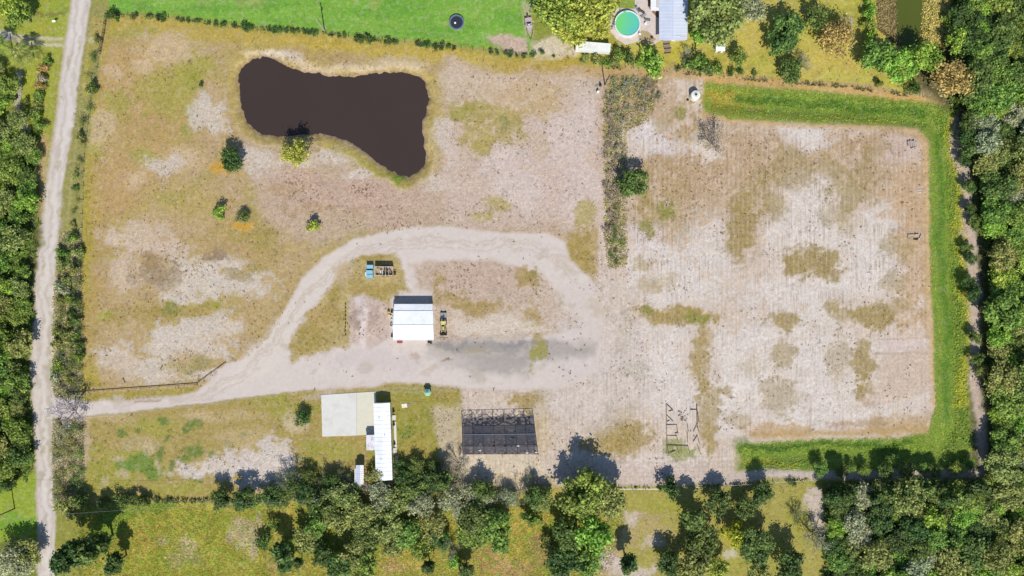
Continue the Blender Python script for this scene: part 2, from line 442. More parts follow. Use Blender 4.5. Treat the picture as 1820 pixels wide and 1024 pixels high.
# --- south-west lawn
poly([(140,742),(250,732),(350,719),(450,706),(560,694),(652,690),(652,800),(640,850),(480,885),(150,892)], (172,152,86), .95, soft=5, ragged=1, grs=.7, spk=.15)
for c in ((240,820,70,40),(200,860,50,26),(320,870,80,16),(170,830,26,40),(280,760,60,16),(520,730,60,20),(600,800,50,20),(470,700,60,10)): blob(*c, (164,160,70), .75, grs=.9)
for c in ((250,825,34,20),(270,840,20,14),(225,830,20,14)): blob(*c, (112,142,58), .9, blot=.35, grs=1)
for c in ((345,800,16,14),(335,815,16,12),(290,800,12,18),(345,755,14,10),(335,765,10,8),(213,775,12,8),(245,770,8,6),(435,775,10,6),(355,858,12,6),(290,750,10,8),(300,778,8,6),(413,790,7,6),(377,803,5,5),(312,826,7,12),(222,790,8,8),(408,788,9,6),(276,786,5,4),(466,795,8,14),(475,805,10,12)):
    blob(*c, (112,130,60), .95, blot=.35, grs=.9)
for c in ((250,790,60,12),(400,740,80,14),(430,780,50,24),(360,740,30,14),(200,745,40,8)): blob(*c, (196,172,128), .65, spk=.4)
for c in ((390,830,70,24),(440,820,50,30),(350,840,40,16),(490,810,40,30),(460,850,60,22),(500,840,36,26)): blob(*c, (222,208,200), .85, spk=.4)
for c in ((208,815,14,6),(222,848,10,10),(265,800,10,14),(280,825,6,18),(190,860,8,4),(515,745,16,20),(525,760,18,16)): blob(*c, (208,188,156), .6)
blob(480,880,60,12,(196,168,116),.6); blob(150,790,7,70,(196,174,148),.8,blot=.2); blob(560,830,30,24,(160,156,66),.7,grs=.9)
poly([(652,690),(760,682),(824,688),(818,760),(780,870),(652,870)], (158,150,62), .95, soft=5, ragged=1, grs=.9)
for c in ((730,760,30,26),(700,820,20,20)): blob(*c, (146,146,58), .6, grs=1)
blob(724,764,18,12,(122,138,56),.7,grs=1); blob(762,740,12,30,(140,142,60),.6,grs=1); blob(750,800,30,30,(172,152,70),.6)
poly([(778,722),(812,716),(818,840),(784,850)], (212,192,168), .75, soft=7, blot=.3, spk=.6); blob(800,700,26,14,(170,148,82),.7)
# north of the driveway
poly([(138,700),(300,694),(346,688),(345,700),(300,708),(220,713),(145,713)], (166,150,62), .9, soft=3, ragged=1, grs=.8)

# --- the big yard east of the loop
poly([(1060,480),(1080,200),(1170,140),(1250,140),(1250,205),(1400,218),(1560,222),(1630,226),(1648,250),(1652,450),(1657,600),(1662,720),(1648,765),(1600,778),(1350,786),(1310,800),(1300,860),(960,868),(820,860),(820,690),(960,690),(1060,600)],
     (213,196,182), .96, soft=6, ragged=1, spk=.3, fur=.6, grs=.05)
poly([(1110,215),(1640,222),(1645,440),(1500,420),(1400,350),(1330,460),(1200,470),(1110,400)], (194,168,138), .75, fur=1, soft=34, blot=.5, spk=.7)
poly([(1110,220),(1640,226),(1645,470),(1400,560),(1110,470)], None, fur=.95, soft=30)
poly([(1100,560),(1260,560),(1260,800),(1100,800)], None, fur=.6, soft=20)
for c in ((1170,200,70,60),(1230,300,70,90),(1180,280,40,50),(1120,180,50,40),(1330,290,60,60),(1440,260,90,30),(1560,250,70,20)): blob(*c, (184,156,118), .7, blot=.7, spk=.6)
for c in ((1615,330,36,90),(1620,480,26,120),(1580,380,50,50),(1610,250,26,26),(1640,400,10,200),(1605,420,30,50)): blob(*c, (200,168,130), .7, spk=.2)
blob(1600,265,40,26,(208,186,176),.8,spk=.1,blot=.3)
# white sand
for c in ((1200,500,90,50),(1170,460,60,30),(1450,350,60,40),(1440,410,80,40),(1550,420,40,60),(1540,480,50,60),(1400,520,90,40),(1300,620,40,40),(1330,680,60,60),(1440,640,60,60),(1450,720,80,50),(1530,730,90,24),(1360,600,60,30),(1150,250,40,40),(1250,260,30,30),
          (1440,250,40,20),(1430,230,50,16),(1260,440,60,60),(1180,620,60,60),(1560,620,60,20),(1200,700,60,60),(1290,720,40,60),(1150,820,140,24),(1470,560,60,20)):
    blob(*c, (226,216,209), .8, blot=.8, spk=.4)
for c in ((1160,230,50,20),(1190,260,40,20),(1150,420,36,30)): blob(*c, (226,216,216), .7, spk=.7)
poly([(1280,600),(1520,570),(1560,700),(1640,715),(1640,740),(1500,752),(1290,770),(1270,690)], (226,216,208), .5, soft=22, blot=.6)
poly([(1370,330),(1500,330),(1600,380),(1600,520),(1360,530)], (226,216,208), .45, soft=22, blot=.7)
# olive regrowth
OL = (166,144,88)
for c, k in (((1320,400,26,60),1),((1330,350,36,24),.7),((1310,440,20,20),.8),((1440,465,56,34),1),((1410,480,30,16),.8),((1465,490,30,14),.8),((1510,340,46,30),.8),((1540,310,40,26),.6),((1370,360,24,30),.7),
             ((1400,300,44,40),.7),((1470,290,30,26),.6),((1545,565,46,24),1),((1500,560,30,14),.7),((1532,640,18,60),.95),((1535,690,16,24),.9),((1395,568,28,16),.95),((1480,380,26,24),.5),((1355,320,30,20),.5),
             ((1482,545,18,10),.9),((1392,625,20,34),.7),((1380,700,36,36),.55),((1490,640,22,44),.5),((1600,545,36,18),.6),((1600,440,30,24),.6),((1590,500,24,20),.6),((1500,390,20,30),.4),((1560,270,24,14),.5)):
    blob(*c, OL, .92 * k, blot=.55, grs=.6, spk=.25)
for c, k in (((1195,562,80,15),1),((1150,555,36,12),.9),((1250,562,32,14),.9),((1110,590,18,36),.95),((1245,640,16,60),.85),((1255,600,16,30),.6),((1100,740,30,50),.8),((1110,780,50,30),.9),((1060,790,50,20),.9),((1075,760,30,18),.6),
             ((1258,740,20,60),.75),((1262,790,14,30),.8),((930,712,50,16),.95),((960,735,26,22),.9),((960,700,30,16),.7),((985,675,30,14),.6),((1150,510,20,14),.5),((1330,650,30,16),.3),((1070,545,16,18),.8),((1290,700,14,10),.7),
             ((1315,745,24,12),.5),((1030,440,26,40),.9),((1045,470,20,18),.7),((1150,470,26,12),.6),((1170,500,30,16),.4),((1180,220,20,16),.6),((1150,340,18,60),.6),((1160,380,24,40),.6),((1200,360,26,60),.4),((1240,240,40,16),.4)):
    blob(*c, (170,146,82), k * .92, blot=.55, grs=.6, spk=.25)
for c in ((1120,660,24,18),(960,634,18,34),(1145,552,14,9),(1255,565,18,9),(1180,372,14,20),(1210,205,12,16),(1150,405,14,18),(990,500,10,14),(1235,565,14,8),(948,625,16,12),(1195,370,12,14)): blob(*c, (146,144,66), .85, blot=.5, grs=.9)
blob(1210,800,30,14,(138,150,60),.8,grs=1); blob(1200,785,22,8,(140,150,64),.7,grs=1)
# mowing rim of the field
line([(1250,205),(1290,214),(1400,221),(1560,224),(1628,230),(1645,252),(1650,450),(1655,600),(1660,720)], 11, (206,174,124), .8, 4, 1, spk=.05, fur=0)
line([(1340,776),(1450,768),(1550,764),(1640,758)], 15, (190,160,112), .85, 6, 2, spk=.1, fur=.0)
poly([(1560,735),(1652,735),(1648,768),(1580,775),(1540,760)], (188,158,108), .7, soft=10, blot=.4, fur=.2)
blob(1380,762,50,12,(190,156,104),.7); blob(1520,748,50,8,(172,140,104),.6)
poly([(1562,606),(1650,603),(1650,622),(1562,627)], (214,196,188), .8, soft=2, ragged=1, fur=0, spk=0); line([(1552,628),(1648,628)], 4, (170,146,120), .7, 2, 1); line([(1556,604),(1648,600)], 2, (180,156,130), .6, 1, 1)
poly([(1560,630),(1658,625),(1660,700),(1500,730),(1560,680)], (208,186,168), .6, soft=8, fur=.1, spk=.5)
line([(1580,410),(1650,412)], 6, (196,170,146), .6, 3, 1); line([(1640,240),(1646,600)], 5, (190,160,110), .5, 2, 0)
blob(1130,840,200,20,(212,194,184),.7,spk=.4)
for k in range(5): line([(1100,815+k*8),(1300,812+k*9)], 2.2, (196,174,156), .5, 1.5, 1)
poly([(820,808),(960,804),(968,860),(822,864)], (222,206,180), .85, soft=6, blot=.2, spk=.3)
blob(905,850,50,14,(206,182,140),.6); blob(965,760,12,50,(212,190,156),.7)
line([(955,745),(962,810)], 3, (182,156,110), .5, 2, 1)

# --- driveway loop and yard of crushed shell
DRIVE = [(90,704),(150,714),(220,713),(300,706),(345,697),(385,668),(402,646),(440,636),(478,600),(505,552),(535,498),(572,458),(630,424),(720,405),(800,403),(900,414),(975,414),(1006,428),(1012,460),(1050,496),(1068,520),
         (1075,560),(1068,600),(1064,660),(1000,690),(900,694),(820,690),(760,682),(690,680),(660,690),(560,692),(450,706),(350,719),(250,732),(160,742),(96,745)]
HOLE1 = [(514,640),(513,612),(545,575),(562,540),(582,504),(612,478),(650,456),(708,452),(716,470),(728,500),(735,520),(700,525),(690,600),(630,606),(590,628)]
HOLE2 = [(738,478),(760,466),(860,461),(905,472),(960,484),(990,512),(1010,545),(1030,582),(965,600),(800,606),(770,606),(770,520),(745,512)]
DR = (216,204,197)
poly(DRIVE, DR, 1, soft=4, ragged=1, spk=.05, fur=0, grs=0)
poly([(470,600),(540,498),(590,448),(640,425),(620,460),(560,520),(520,600),(480,660),(420,690),(380,690)], (222,210,200), .7, soft=8)
poly(HOLE1, (184,162,104), .95, soft=5, ragged=2, grs=.7, spk=.35, fur=0)
for c in ((560,590,30,30),(590,540,20,40),(660,462,40,8),(680,520,40,12),(545,620,30,12)): blob(*c, (166,144,72), .7, grs=.8)
blob(610,490,26,18,(200,176,146),.7,spk=.4); blob(640,510,30,20,(176,150,84),.6); blob(575,560,20,30,(186,156,100),.5,spk=.4)
poly([(620,528),(650,524),(690,540),(694,600),(660,622),(622,610)], (202,182,172), .95, soft=4, ragged=1, spk=.2, grs=0)
line([(640,530),(646,560),(648,600),(640,640)], 14, (222,208,204), .9, 5, 2); blob(630,570,7,34,(166,142,132),.6); blob(665,575,12,26,(186,160,148),.6); line([(630,540),(634,580),(628,610)], 3, (170,148,136), .5, 2, 2)
poly(HOLE2, (198,176,156), .95, soft=6, ragged=2, grs=.2, spk=.7, fur=0)
poly([(738,478),(860,464),(950,484),(960,520),(840,520),(760,520)], (194,168,152), .5, soft=12, blot=.3, spk=.5)
for c in ((935,492,30,16),(945,505,22,14),(855,548,40,14),(800,530,30,16),(950,560,16,24),(830,540,30,14),(780,500,14,14)): blob(*c, (174,148,92), .8, grs=.6, spk=.4)
blob(950,492,18,12,(150,134,66),.7,grs=.8); blob(955,635,14,22,(160,154,72),.9,grs=.9); blob(952,600,14,18,(172,150,88),.8); blob(1000,540,7,12,(130,130,70),.9); blob(1022,548,6,10,(132,132,76),.9); blob(1022,575,8,8,(170,150,90),.7)
for c in ((830,580,36,16),(890,580,60,20),(960,585,24,10),(815,556,14,10)): blob(*c, (220,206,190), .8, spk=.4)
blob(1062,540,14,20,(186,164,110),.8); blob(1035,600,40,60,(214,202,198),.7); blob(1050,640,60,30,(216,206,204),.7)
poly([(980,520),(1080,500),(1150,600),(1150,720),(1060,760),(960,730),(960,680),(1040,640)], (213,200,192), .8, soft=26, blot=.7, spk=.3)
blob(1080,545,40,30,(206,190,174),.7,spk=.4); blob(1000,470,26,16,(206,190,174),.5)
poly([(770,606),(940,603),(1000,606),(1060,612),(1010,640),(940,662),(840,668),(760,640)], (176,167,158), .7, soft=16, ragged=2, spk=.1, blot=.5)
line([(800,612),(900,618),(1000,616),(1050,622)], 16, (162,154,148), .6, 9, 2, spk=.2); line([(820,636),(940,640),(1010,632)], 10, (164,156,150), .5, 6, 2)
blob(870,620,80,12,(156,151,148),.6); blob(900,645,60,14,(166,160,156),.5); blob(985,630,36,12,(176,169,165),.5); blob(800,612,40,6,(150,146,142),.7,blot=.3); blob(930,612,40,7,(140,136,140),.6)
blob(690,640,140,18,(206,194,190),.5); blob(955,634,13,28,(160,152,74),.85,grs=.9); blob(850,625,26,5,(176,160,126),.5)
blob(794,644,10,4,(160,138,116),.8,blot=.2); blob(740,634,9,8,(182,160,146),.6)
for o in (-4, 0, 4): line([(560,700+o*1.2),(800,690+o),(1000,700+o)], 2, (200,184,176), .35, 1.5, 1)
for o in (-8, -2, 7): line([(200,722+o*.5),(350,706+o*.6),(430,668+o),(500,590+o),(560,500+o),(640,446+o),(760,430+o),(960,440+o),(1030,500+o)], 2.6, (192,176,160), .6, 1.5, 2)
line([(240,716),(285,713)], 4, (168,148,124), .8, 1.5, 1)
line([(545,706),(570,696),(650,688)], 8, (206,188,172), .6, 4, 2)
line([(140,742),(250,732),(350,719),(450,706),(560,693)], 3, (150,140,80), .7, 1.5, 1)

# --- road
ROADL = [(128,-300),(127,0),(116,70),(100,200),(80,340),(70,420),(62,520),(55,620),(55,700),(64,820),(66,930),(68,1024),(68,1400)]
ROADR = [(103,1400),(98,1024),(98,930),(96,850),(92,780),(94,745),(100,720),(94,690),(95,620),(97,520),(102,420),(110,340),(132,200),(145,110),(155,40),(162,0),(166,-300)]
ROAD = ROADL + ROADR
poly(ROAD, (216,206,200), 1, soft=3, ragged=1, spk=.0, grs=0, fur=0)
line([(128,0),(117,70),(101,200),(81,340),(71,420),(63,520),(56,620),(56,700),(65,820),(68,1024)], 4, (192,176,158), .7, 2, 1)
line([(147,0),(138,70),(122,200),(100,340),(88,450),(82,560)], 8, (222,214,210), .5, 4, 1)
line([(140,0),(130,80),(114,200),(94,340)], 3, (204,194,188), .5, 2, 1); line([(86,560),(88,640),(84,760),(90,860)], 6, (196,190,172), .6, 4, 2); line([(92,520),(90,600),(90,680),(88,800)], 5, (176,168,140), .5, 4, 2)
blob(90,640,10,30,(180,172,140),.5); blob(90,790,8,40,(188,176,150),.5)
TRACK = [(-60,60),(20,66),(60,74),(105,76),(125,72)]
line([(-60,55),(10,62),(45,68),(110,70)], 6, (208,194,168), .9, 2, 1); line([(-60,66),(10,70),(50,78),(110,81)], 6, (212,198,176), .9, 2, 1)
line([(-60,60),(15,64)], 14, (200,190,186), .8, 4, 1)
line([(12,446),(40,432),(75,420)], 5, (178,172,104), .9, 2, 1); line([(12,452),(40,440),(75,432)], 10, (150,150,74), .5, 3, 1)
for o in (-7, 8):
    line([(144+o,0),(136+o,70),(118+o,200),(97+o,340),(86+o,450),(80+o,560),(76+o,640),(78+o,720),(82+o,850),(82+o,1024)], 4.5, (188,176,164), .55, 2.5, 2)
line([(144,0),(136,70),(118,200),(97,340),(86,450),(80,560),(76,640),(78,720),(82,850),(82,1024)], 5, (222,214,206), .6, 3, 2)
for k in range(46):
    y_ = 20 + k * 22; x_ = float(np.interp(y_, [0,340,700,1024], [144,97,77,82])) + random.uniform(-14,14)
    blob(x_, y_, random.uniform(2,6), random.uniform(4,14), random.choice([(190,178,162),(176,168,140),(224,216,208)]), .6)
for k in range(60):
    px0 = random.choice([(200,722),(300,714),(380,692),(450,660),(490,610),(520,560),(550,510),(590,470),(640,440),(720,425),(800,430),(900,436),(980,446),(1020,490),(1040,560),(960,660),(860,670),(760,655),(640,660),(560,670)])
    blob(px0[0]+random.uniform(-20,20), px0[1]+random.uniform(-10,10), random.uniform(4,14), random.uniform(3,8), random.choice([(196,182,166),(204,190,176),(226,216,206)]), .45)
# --- grass ditch round the field
DITCH = [(1252,146),(1300,150),(1400,158),(1560,172),(1640,180),(1700,190),(1712,300),(1722,470),(1728,600),(1722,720),(1728,800),(1690,850),(1560,838),(1400,838),(1308,836),(1308,790),(1340,788),(1450,780),(1600,778),(1650,768),(1664,720),(1659,600),(1653,450),(1650,250),(1632,226),(1560,222),(1400,217),(1290,210),(1250,196)]
poly(DITCH, (130,152,62), 1, soft=4, ragged=1, spk=0, fur=0, grs=1)
blob(1300,175,70,26,(158,154,62),.7); blob(1290,170,30,12,(176,156,70),.7); blob(1290,200,30,10,(146,152,56),.6); line([(1310,168),(1450,182),(1560,190),(1640,196)], 10, (76,116,40), .85, 5, 2); line([(1310,204),(1450,212),(1600,214)], 6, (156,158,66), .6, 4, 2)
line([(1690,200),(1705,300),(1714,470),(1720,600),(1714,720)], 15, (184,180,66), .85, 7, 2); line([(1672,240),(1676,450),(1684,600),(1690,740)], 16, (88,132,42), .8, 8, 2)
line([(1330,800),(1450,790),(1620,788)], 9, (70,108,40), .85, 5, 2); line([(1320,826),(1420,826)], 8, (170,168,60), .7, 5, 2); blob(1320,800,16,20,(104,130,50),.6)
poly([(1308,790),(1316,788),(1318,830),(1308,836)], (210,192,170), .5, soft=3)
# sandy track at the forest edge
EDGE = [(1700,205),(1716,300),(1724,420),(1730,520),(1728,600),(1738,700),(1746,780),(1745,860)]
line(EDGE, 19, (200,180,166), .95, 5, 2, spk=.4, grs=0)
line([(1745,842),(1600,840),(1500,846),(1370,842),(1300,850)], 14, (204,190,180), .95, 4, 1, spk=.2, grs=0)
# --- south scrub
poly([(150,898),(470,892),(470,1200),(150,1200)], (178,170,72), .9, soft=6, grs=.6, spk=.4)
for c in ((340,966,18,12),(345,985,12,12),(430,940,28,24),(445,965,12,30),(335,995,30,14),(290,960,14,10),(460,920,10,20)): blob(*c, (204,184,150), .8, spk=.5)
blob(240,905,60,14,(110,150,52),.6,grs=1); blob(190,940,30,30,(130,166,58),.7,grs=1); blob(245,960,40,20,(186,158,76),.5); blob(300,1000,100,24,(168,168,60),.5)
poly([(470,885),(1110,868),(1100,900),(1090,1200),(470,1200)], (172,162,74), .9, soft=10, grs=.6, spk=.5)
for c in ((720,985,70,40),(880,1000,70,40),(930,940,40,40),(510,920,24,26),(660,1000,60,30),(970,900,30,36),(560,990,16,50)): blob(*c, (196,176,84), .8, grs=.6, spk=.5)
for c in ((870,985,36,14),(900,1015,50,16),(705,1005,40,14),(500,1000,20,20),(960,985,20,30)): blob(*c, (196,156,116), .6, spk=.5)
for c in ((600,880,60,14),(650,960,40,40),(560,960,40,30)): blob(*c, (124,150,56), .7, grs=1)
# south lawn
poly([(1100,872),(1440,856),(1470,960),(1470,1200),(1060,1200),(1064,980),(1100,930)], (170,160,82), .95, soft=6, ragged=1, grs=.8, spk=.1)
for c in ((1180,890,70,14),(1200,900,30,10),(1420,930,30,40),(1330,990,60,30)): blob(*c, (168,164,70), .7, grs=.9)
poly([(1085,960),(1110,940),(1105,1000),(1090,1200),(1040,1200),(1060,990)], (196,170,126), .8, soft=10)
for c in ((1080,1000,36,22),(1130,1015,40,16),(1160,965,20,16),(1120,930,14,16),(1455,910,14,40),(1440,890,16,20),(1462,950,10,30)): blob(*c, (214,196,186), .85, spk=.2)
for c in ((1160,940,40,26),(1120,950,24,20)): blob(*c, (190,166,122), .6)
blob(1295,980,14,8,(216,206,190),.7); blob(1310,950,30,16,(196,180,60),.7)
# forest floor
poly([(1600,120),(1690,200),(1752,300),(1745,500),(1752,700),(1760,860),(1470,862),(1480,1200),(2400,1200),(2400,-400),(1720,-400),(1690,60)], (84,82,50), .95, soft=14, grs=.6)
poly([(-400,240),(60,240),(70,430),(50,600),(44,850),(-400,850)], (84,90,48), .95, soft=8, grs=.6)
blob(18,240,14,60,(86,88,52),.7)

# --- height: ditch, mounds, gentle unevenness
ditch_c = [(1270,178),(1400,190),(1560,200),(1660,212),(1684,260),(1690,450),(1697,600),(1700,760),(1670,808),(1560,808),(1400,812),(1330,816)]
s = win((1200,1780,100,900), 40)
dd = sd_line(PX[s], PY[s], ditch_c); Z[s] -= np.exp(-(dd / 17.0) ** 2) * 1.3
for cx, cy, rx, ry, h in ((646,565,7,34,.7),(664,575,12,26,.35),(630,575,6,26,.3),(1210,770,30,36,.12)):
    Z += h * np.exp(-((PX-cx)/rx)**2 - ((PY-cy)/ry)**2) * (0.7 + .6 * FINE)
P2 = [(1596,-80),(1652,-80),(1642,20),(1640,60),(1630,88),(1612,90),(1600,60)]
s = win((1560,1700,-120,130), 20); d2 = sd_poly(PX[s], PY[s], P2); Z[s] -= (1 - sstep(-10, 22, d2)) * 1.7
m = (1 - sstep(-2, 3, d2)); apply(s, m, (84,84,44), spk=0, grs=0)
rough = (FINE - .5) * .10 + (BLOT2 - .5) * .12
flat = 1 - (1 - sstep(0, 12, sd_poly(PX, PY, [(560,690),(710,685),(715,860),(560,860)])))
flat *= sstep(0, 10, sd_poly(PX, PY, [(690,520),(780,520),(780,610),(690,610)])) 
flat *= sstep(0, 10, sd_poly(PX, PY, [(1080,-60),(1225,-60),(1225,80),(1080,80)]))
flat *= sstep(0, 10, sd_poly(PX, PY, [(815,730),(960,730),(960,815),(815,815)]))
mr = np.minimum(sd_poly(PX, PY, ROAD), sd_poly(PX, PY, DRIVE)); flat *= .25 + .75 * sstep(0, 8, mr)
Z += rough * flat
far = (np.abs(GX) > 170) | (np.abs(GY) > 104)
Z[far] = 0

# small-scale mottling carried by the cover itself
mott = 1 + (FINE - .5) * .35 + (BLOT2 - .5) * .25
hard = sd_poly(PX, PY, ROAD) < 0
hard |= (sd_poly(PX, PY, DRIVE) < 0) & (sd_poly(PX, PY, HOLE1) > 0) & (sd_poly(PX, PY, HOLE2) > 0)
mott = np.where(hard, 1 + (FINE - .5) * .08 + (BLOT2 - .5) * .06, mott)
COL *= mott[..., None]
COL[..., 1] *= .975 + .02 * GRS
COL[..., 2] *= .92 + .06 * GRS
COL = np.clip(COL * K, 0.01, 0.9)

# --- ground material
gm, n, l, p = new_mat("ground_cover")
ac = n.new("ShaderNodeAttribute"); ac.attribute_name = "cover"
am = n.new("ShaderNodeAttribute"); am.attribute_name = "growth"
sep = n.new("ShaderNodeSeparateColor"); l.new(am.outputs["Color"], sep.inputs[0])
geo = n.new("ShaderNodeNewGeometry")
def noise(scale, detail=4, rough=.6, vec=None, dist=0):
    z = n.new("ShaderNodeTexNoise"); z.inputs["Scale"].default_value = scale; z.inputs["Detail"].default_value = detail
    z.inputs["Roughness"].default_value = rough; z.inputs["Distortion"].default_value = dist
    l.new(vec if vec else geo.outputs["Position"], z.inputs["Vector"]); return z.outputs["Fac"]
def rangef(v, a, b, c=0., d=1.):
    r = n.new("ShaderNodeMapRange"); r.inputs["From Min"].default_value = a; r.inputs["From Max"].default_value = b
    r.inputs["To Min"].default_value = c; r.inputs["To Max"].default_value = d; l.new(v, r.inputs["Value"]); return r.outputs[0]
def math_(op, a, b):
    q = n.new("ShaderNodeMath"); q.operation = op
    for i, v in enumerate((a, b)):
        if isinstance(v, (int, float)): q.inputs[i].default_value = v
        else: l.new(v, q.inputs[i])
    return q.outputs[0]
def mixc(f, a, b):
    q = n.new("ShaderNodeMix"); q.data_type = 'RGBA'; l.new(f, q.inputs["Factor"])
    for i, v in ((6, a), (7, b)):
        if isinstance(v, tuple): q.inputs[i].default_value = (*v, 1)
        else: l.new(v, q.inputs[i])
    return q.outputs[2]
def scalec(a, f):
    q = n.new("ShaderNodeVectorMath"); q.operation = 'SCALE'; l.new(a, q.inputs[0]); l.new(f, q.inputs["Scale"]); return q.outputs[0]
c = ac.outputs["Color"]; c0 = scalec(c, rangef(noise(.8, 6, .7), .3, .7, .94, 1.06))
c = scalec(c, rangef(noise(1.1, 6, .7), .3, .7, .80, 1.20))
c = scalec(c, rangef(noise(3.6, 3, .6), .3, .7, .86, 1.14))
# sand showing through thatch, thatch lying over sand
t1 = rangef(noise(.62, 8, .78, dist=.3), .52, .60)
c = mixc(math_('MULTIPLY', t1, math_('SUBTRACT', .34, math_('MULTIPLY', sep.outputs[2], .14))), c, tuple(lin((222,204,184)) * K))
t2 = rangef(noise(.9, 8, .78, dist=.5), .53, .61)
c = mixc(math_('MULTIPLY', t2, math_('ADD', .16, math_('MULTIPLY', sep.outputs[0], .28))), c, tuple(lin((150,118,78)) * K))
# grass: yellow and dark clumps
g = math_('MULTIPLY', rangef(noise(1.6, 4, .7), .5, .66), sep.outputs[2])
c = mixc(math_('MULTIPLY', g, .38), c, tuple(lin((116,122,58)) * K))
g2 = math_('MULTIPLY', rangef(noise(1.0, 4, .7, dist=.5), .54, .7), sep.outputs[2])
c = mixc(math_('MULTIPLY', g2, .35), c, tuple(lin((206,186,104)) * K))
# drill rows running north-south
mp = n.new("ShaderNodeMapping"); mp.inputs["Scale"].default_value = (3.0, .09, 1); l.new(geo.outputs["Position"], mp.inputs[0])
rows = noise(1.0, 3, .6, mp.outputs[0])
mp2 = n.new("ShaderNodeMapping"); mp2.inputs["Scale"].default_value = (.74, .012, 1); l.new(geo.outputs["Position"], mp2.inputs[0])
wv = n.new("ShaderNodeTexWave"); wv.wave_type = 'BANDS'; wv.bands_direction = 'X'; wv.inputs["Scale"].default_value = .31
wv.inputs["Distortion"].default_value = 2.2; wv.inputs["Detail"].default_value = 3; wv.inputs["Detail Scale"].default_value = .6
mp3 = n.new("ShaderNodeMapping"); mp3.inputs["Scale"].default_value = (.74, .02, 1); l.new(geo.outputs["Position"], mp3.inputs[0]); l.new(mp3.outputs[0], wv.inputs["Vector"])
brk = rangef(noise(.22, 4, .65), .4, .62)
dash = rangef(noise(.55, 5, .75), .46, .56)
rw = math_('MULTIPLY', math_('MULTIPLY', rangef(rows, .5, .66), sep.outputs[1]), brk)
c = mixc(math_('MULTIPLY', rw, .8), c, tuple(lin((158,130,98)) * K))
rw2 = math_('MULTIPLY', math_('MULTIPLY', rangef(wv.outputs["Fac"], .6, .95), sep.outputs[1]), math_('MULTIPLY', dash, brk))
c = mixc(math_('MULTIPLY', rw2, .38), c, tuple(lin((134,108,84)) * K))
rw3 = math_('MULTIPLY', math_('MULTIPLY', rangef(wv.outputs["Fac"], .35, .05), sep.outputs[1]), rangef(noise(.5, 5, .7), .45, .6))
c = mixc(math_('MULTIPLY', rw3, .22), c, tuple(lin((232,226,226)) * K))
# dark dead weed specks and pale grit
vo = n.new("ShaderNodeTexVoronoi"); vo.inputs["Scale"].default_value = 1.15; l.new(geo.outputs["Position"], vo.inputs["Vector"])
vo.inputs["Randomness"].default_value = 1
dn = math_('ADD', vo.outputs["Distance"], math_('MULTIPLY', math_('SUBTRACT', noise(2.2, 3, .6), .5), .55))
gate = rangef(noise(.16, 4, .7), .40, .55)
sp = math_('MULTIPLY', math_('MULTIPLY', rangef(dn, .30, .15), sep.outputs[0]), gate)
c = mixc(math_('MULTIPLY', sp, .6), c, tuple(lin((120,92,72)) * K))
sp2 = math_('MULTIPLY', rangef(noise(1.9, 5, .75), .58, .68), math_('MULTIPLY', sep.outputs[0], .95))
c = mixc(sp2, c, tuple(lin((142,114,88)) * K))
sp3 = math_('MULTIPLY', rangef(noise(2.4, 4, .7, dist=.4), .57, .68), math_('MULTIPLY', sep.outputs[0], .6))
c = mixc(sp3, c, tuple(lin((232,222,214)) * K))
c = mixc(am.outputs["Alpha"], c, c0)
l.new(c, p.inputs["Base Color"])
p.inputs["Roughness"].default_value = .95; p.inputs["Specular IOR Level"].default_value = .1
bp = n.new("ShaderNodeBump"); bp.inputs["Distance"].default_value = .22
st = math_('ADD', math_('MULTIPLY', sep.outputs[2], .55), math_('MULTIPLY', sep.outputs[0], .35)); l.new(math_('ADD', st, .12), bp.inputs["Strength"])
l.new(noise(1.5, 5, .7), bp.inputs["Height"]); l.new(bp.outputs[0], p.inputs["Normal"])

# --- split the one sheet by what it is
co = np.stack([GX, GY, Z], -1).reshape(-1, 3)
colv = np.concatenate([COL, np.ones(PX.shape + (1,))], -1).reshape(-1, 4)
grv = np.stack([SPK, FUR, GRS, hard.astype(float)], -1).reshape(-1, 4)
idx = np.arange(NX * NY).reshape(NY, NX)
quads = np.stack([idx[:-1, :-1], idx[:-1, 1:], idx[1:, 1:], idx[1:, :-1]], -1).reshape(-1, 4)
fx = .25 * (XS[:-1,:-1] + XS[:-1,1:] + XS[1:,1:] + XS[1:,:-1]); fy = .25 * (YS[:-1,:-1] + YS[:-1,1:] + YS[1:,1:] + YS[1:,:-1])
cls = np.zeros(fx.shape, int)
cls[sd_poly(fx, fy, [(1100,225),(1628,228),(1645,252),(1652,450),(1660,720),(1645,755),(1340,775),(1310,790),(1300,850),(1000,858),(965,812),(965,735),(1000,695),(1070,660),(1080,600),(1080,500)]) < 0] = 1
cls[sd_poly(fx, fy, DITCH) < 0] = 2
cls[(sd_poly(fx, fy, DRIVE) < 0) & (sd_poly(fx, fy, HOLE1) > 0) & (sd_poly(fx, fy, HOLE2) > 0)] = 3
cls[sd_poly(fx, fy, ROAD) < 0] = 4
cls[(sd_line(fx, fy, EDGE) < 9) | (sd_line(fx, fy, [(1745,842),(1600,840),(1500,846),(1370,842),(1300,850)]) < 7)] = 5
cls[sd_line(fx, fy, TRACK) < 9] = 6
cls[sd_poly(fx, fy, [(195,-400),(940,-400),(940,90),(860,84),(700,70),(560,55),(450,45),(300,27),(200,20)]) < 0] = 7
cls = cls.reshape(-1)
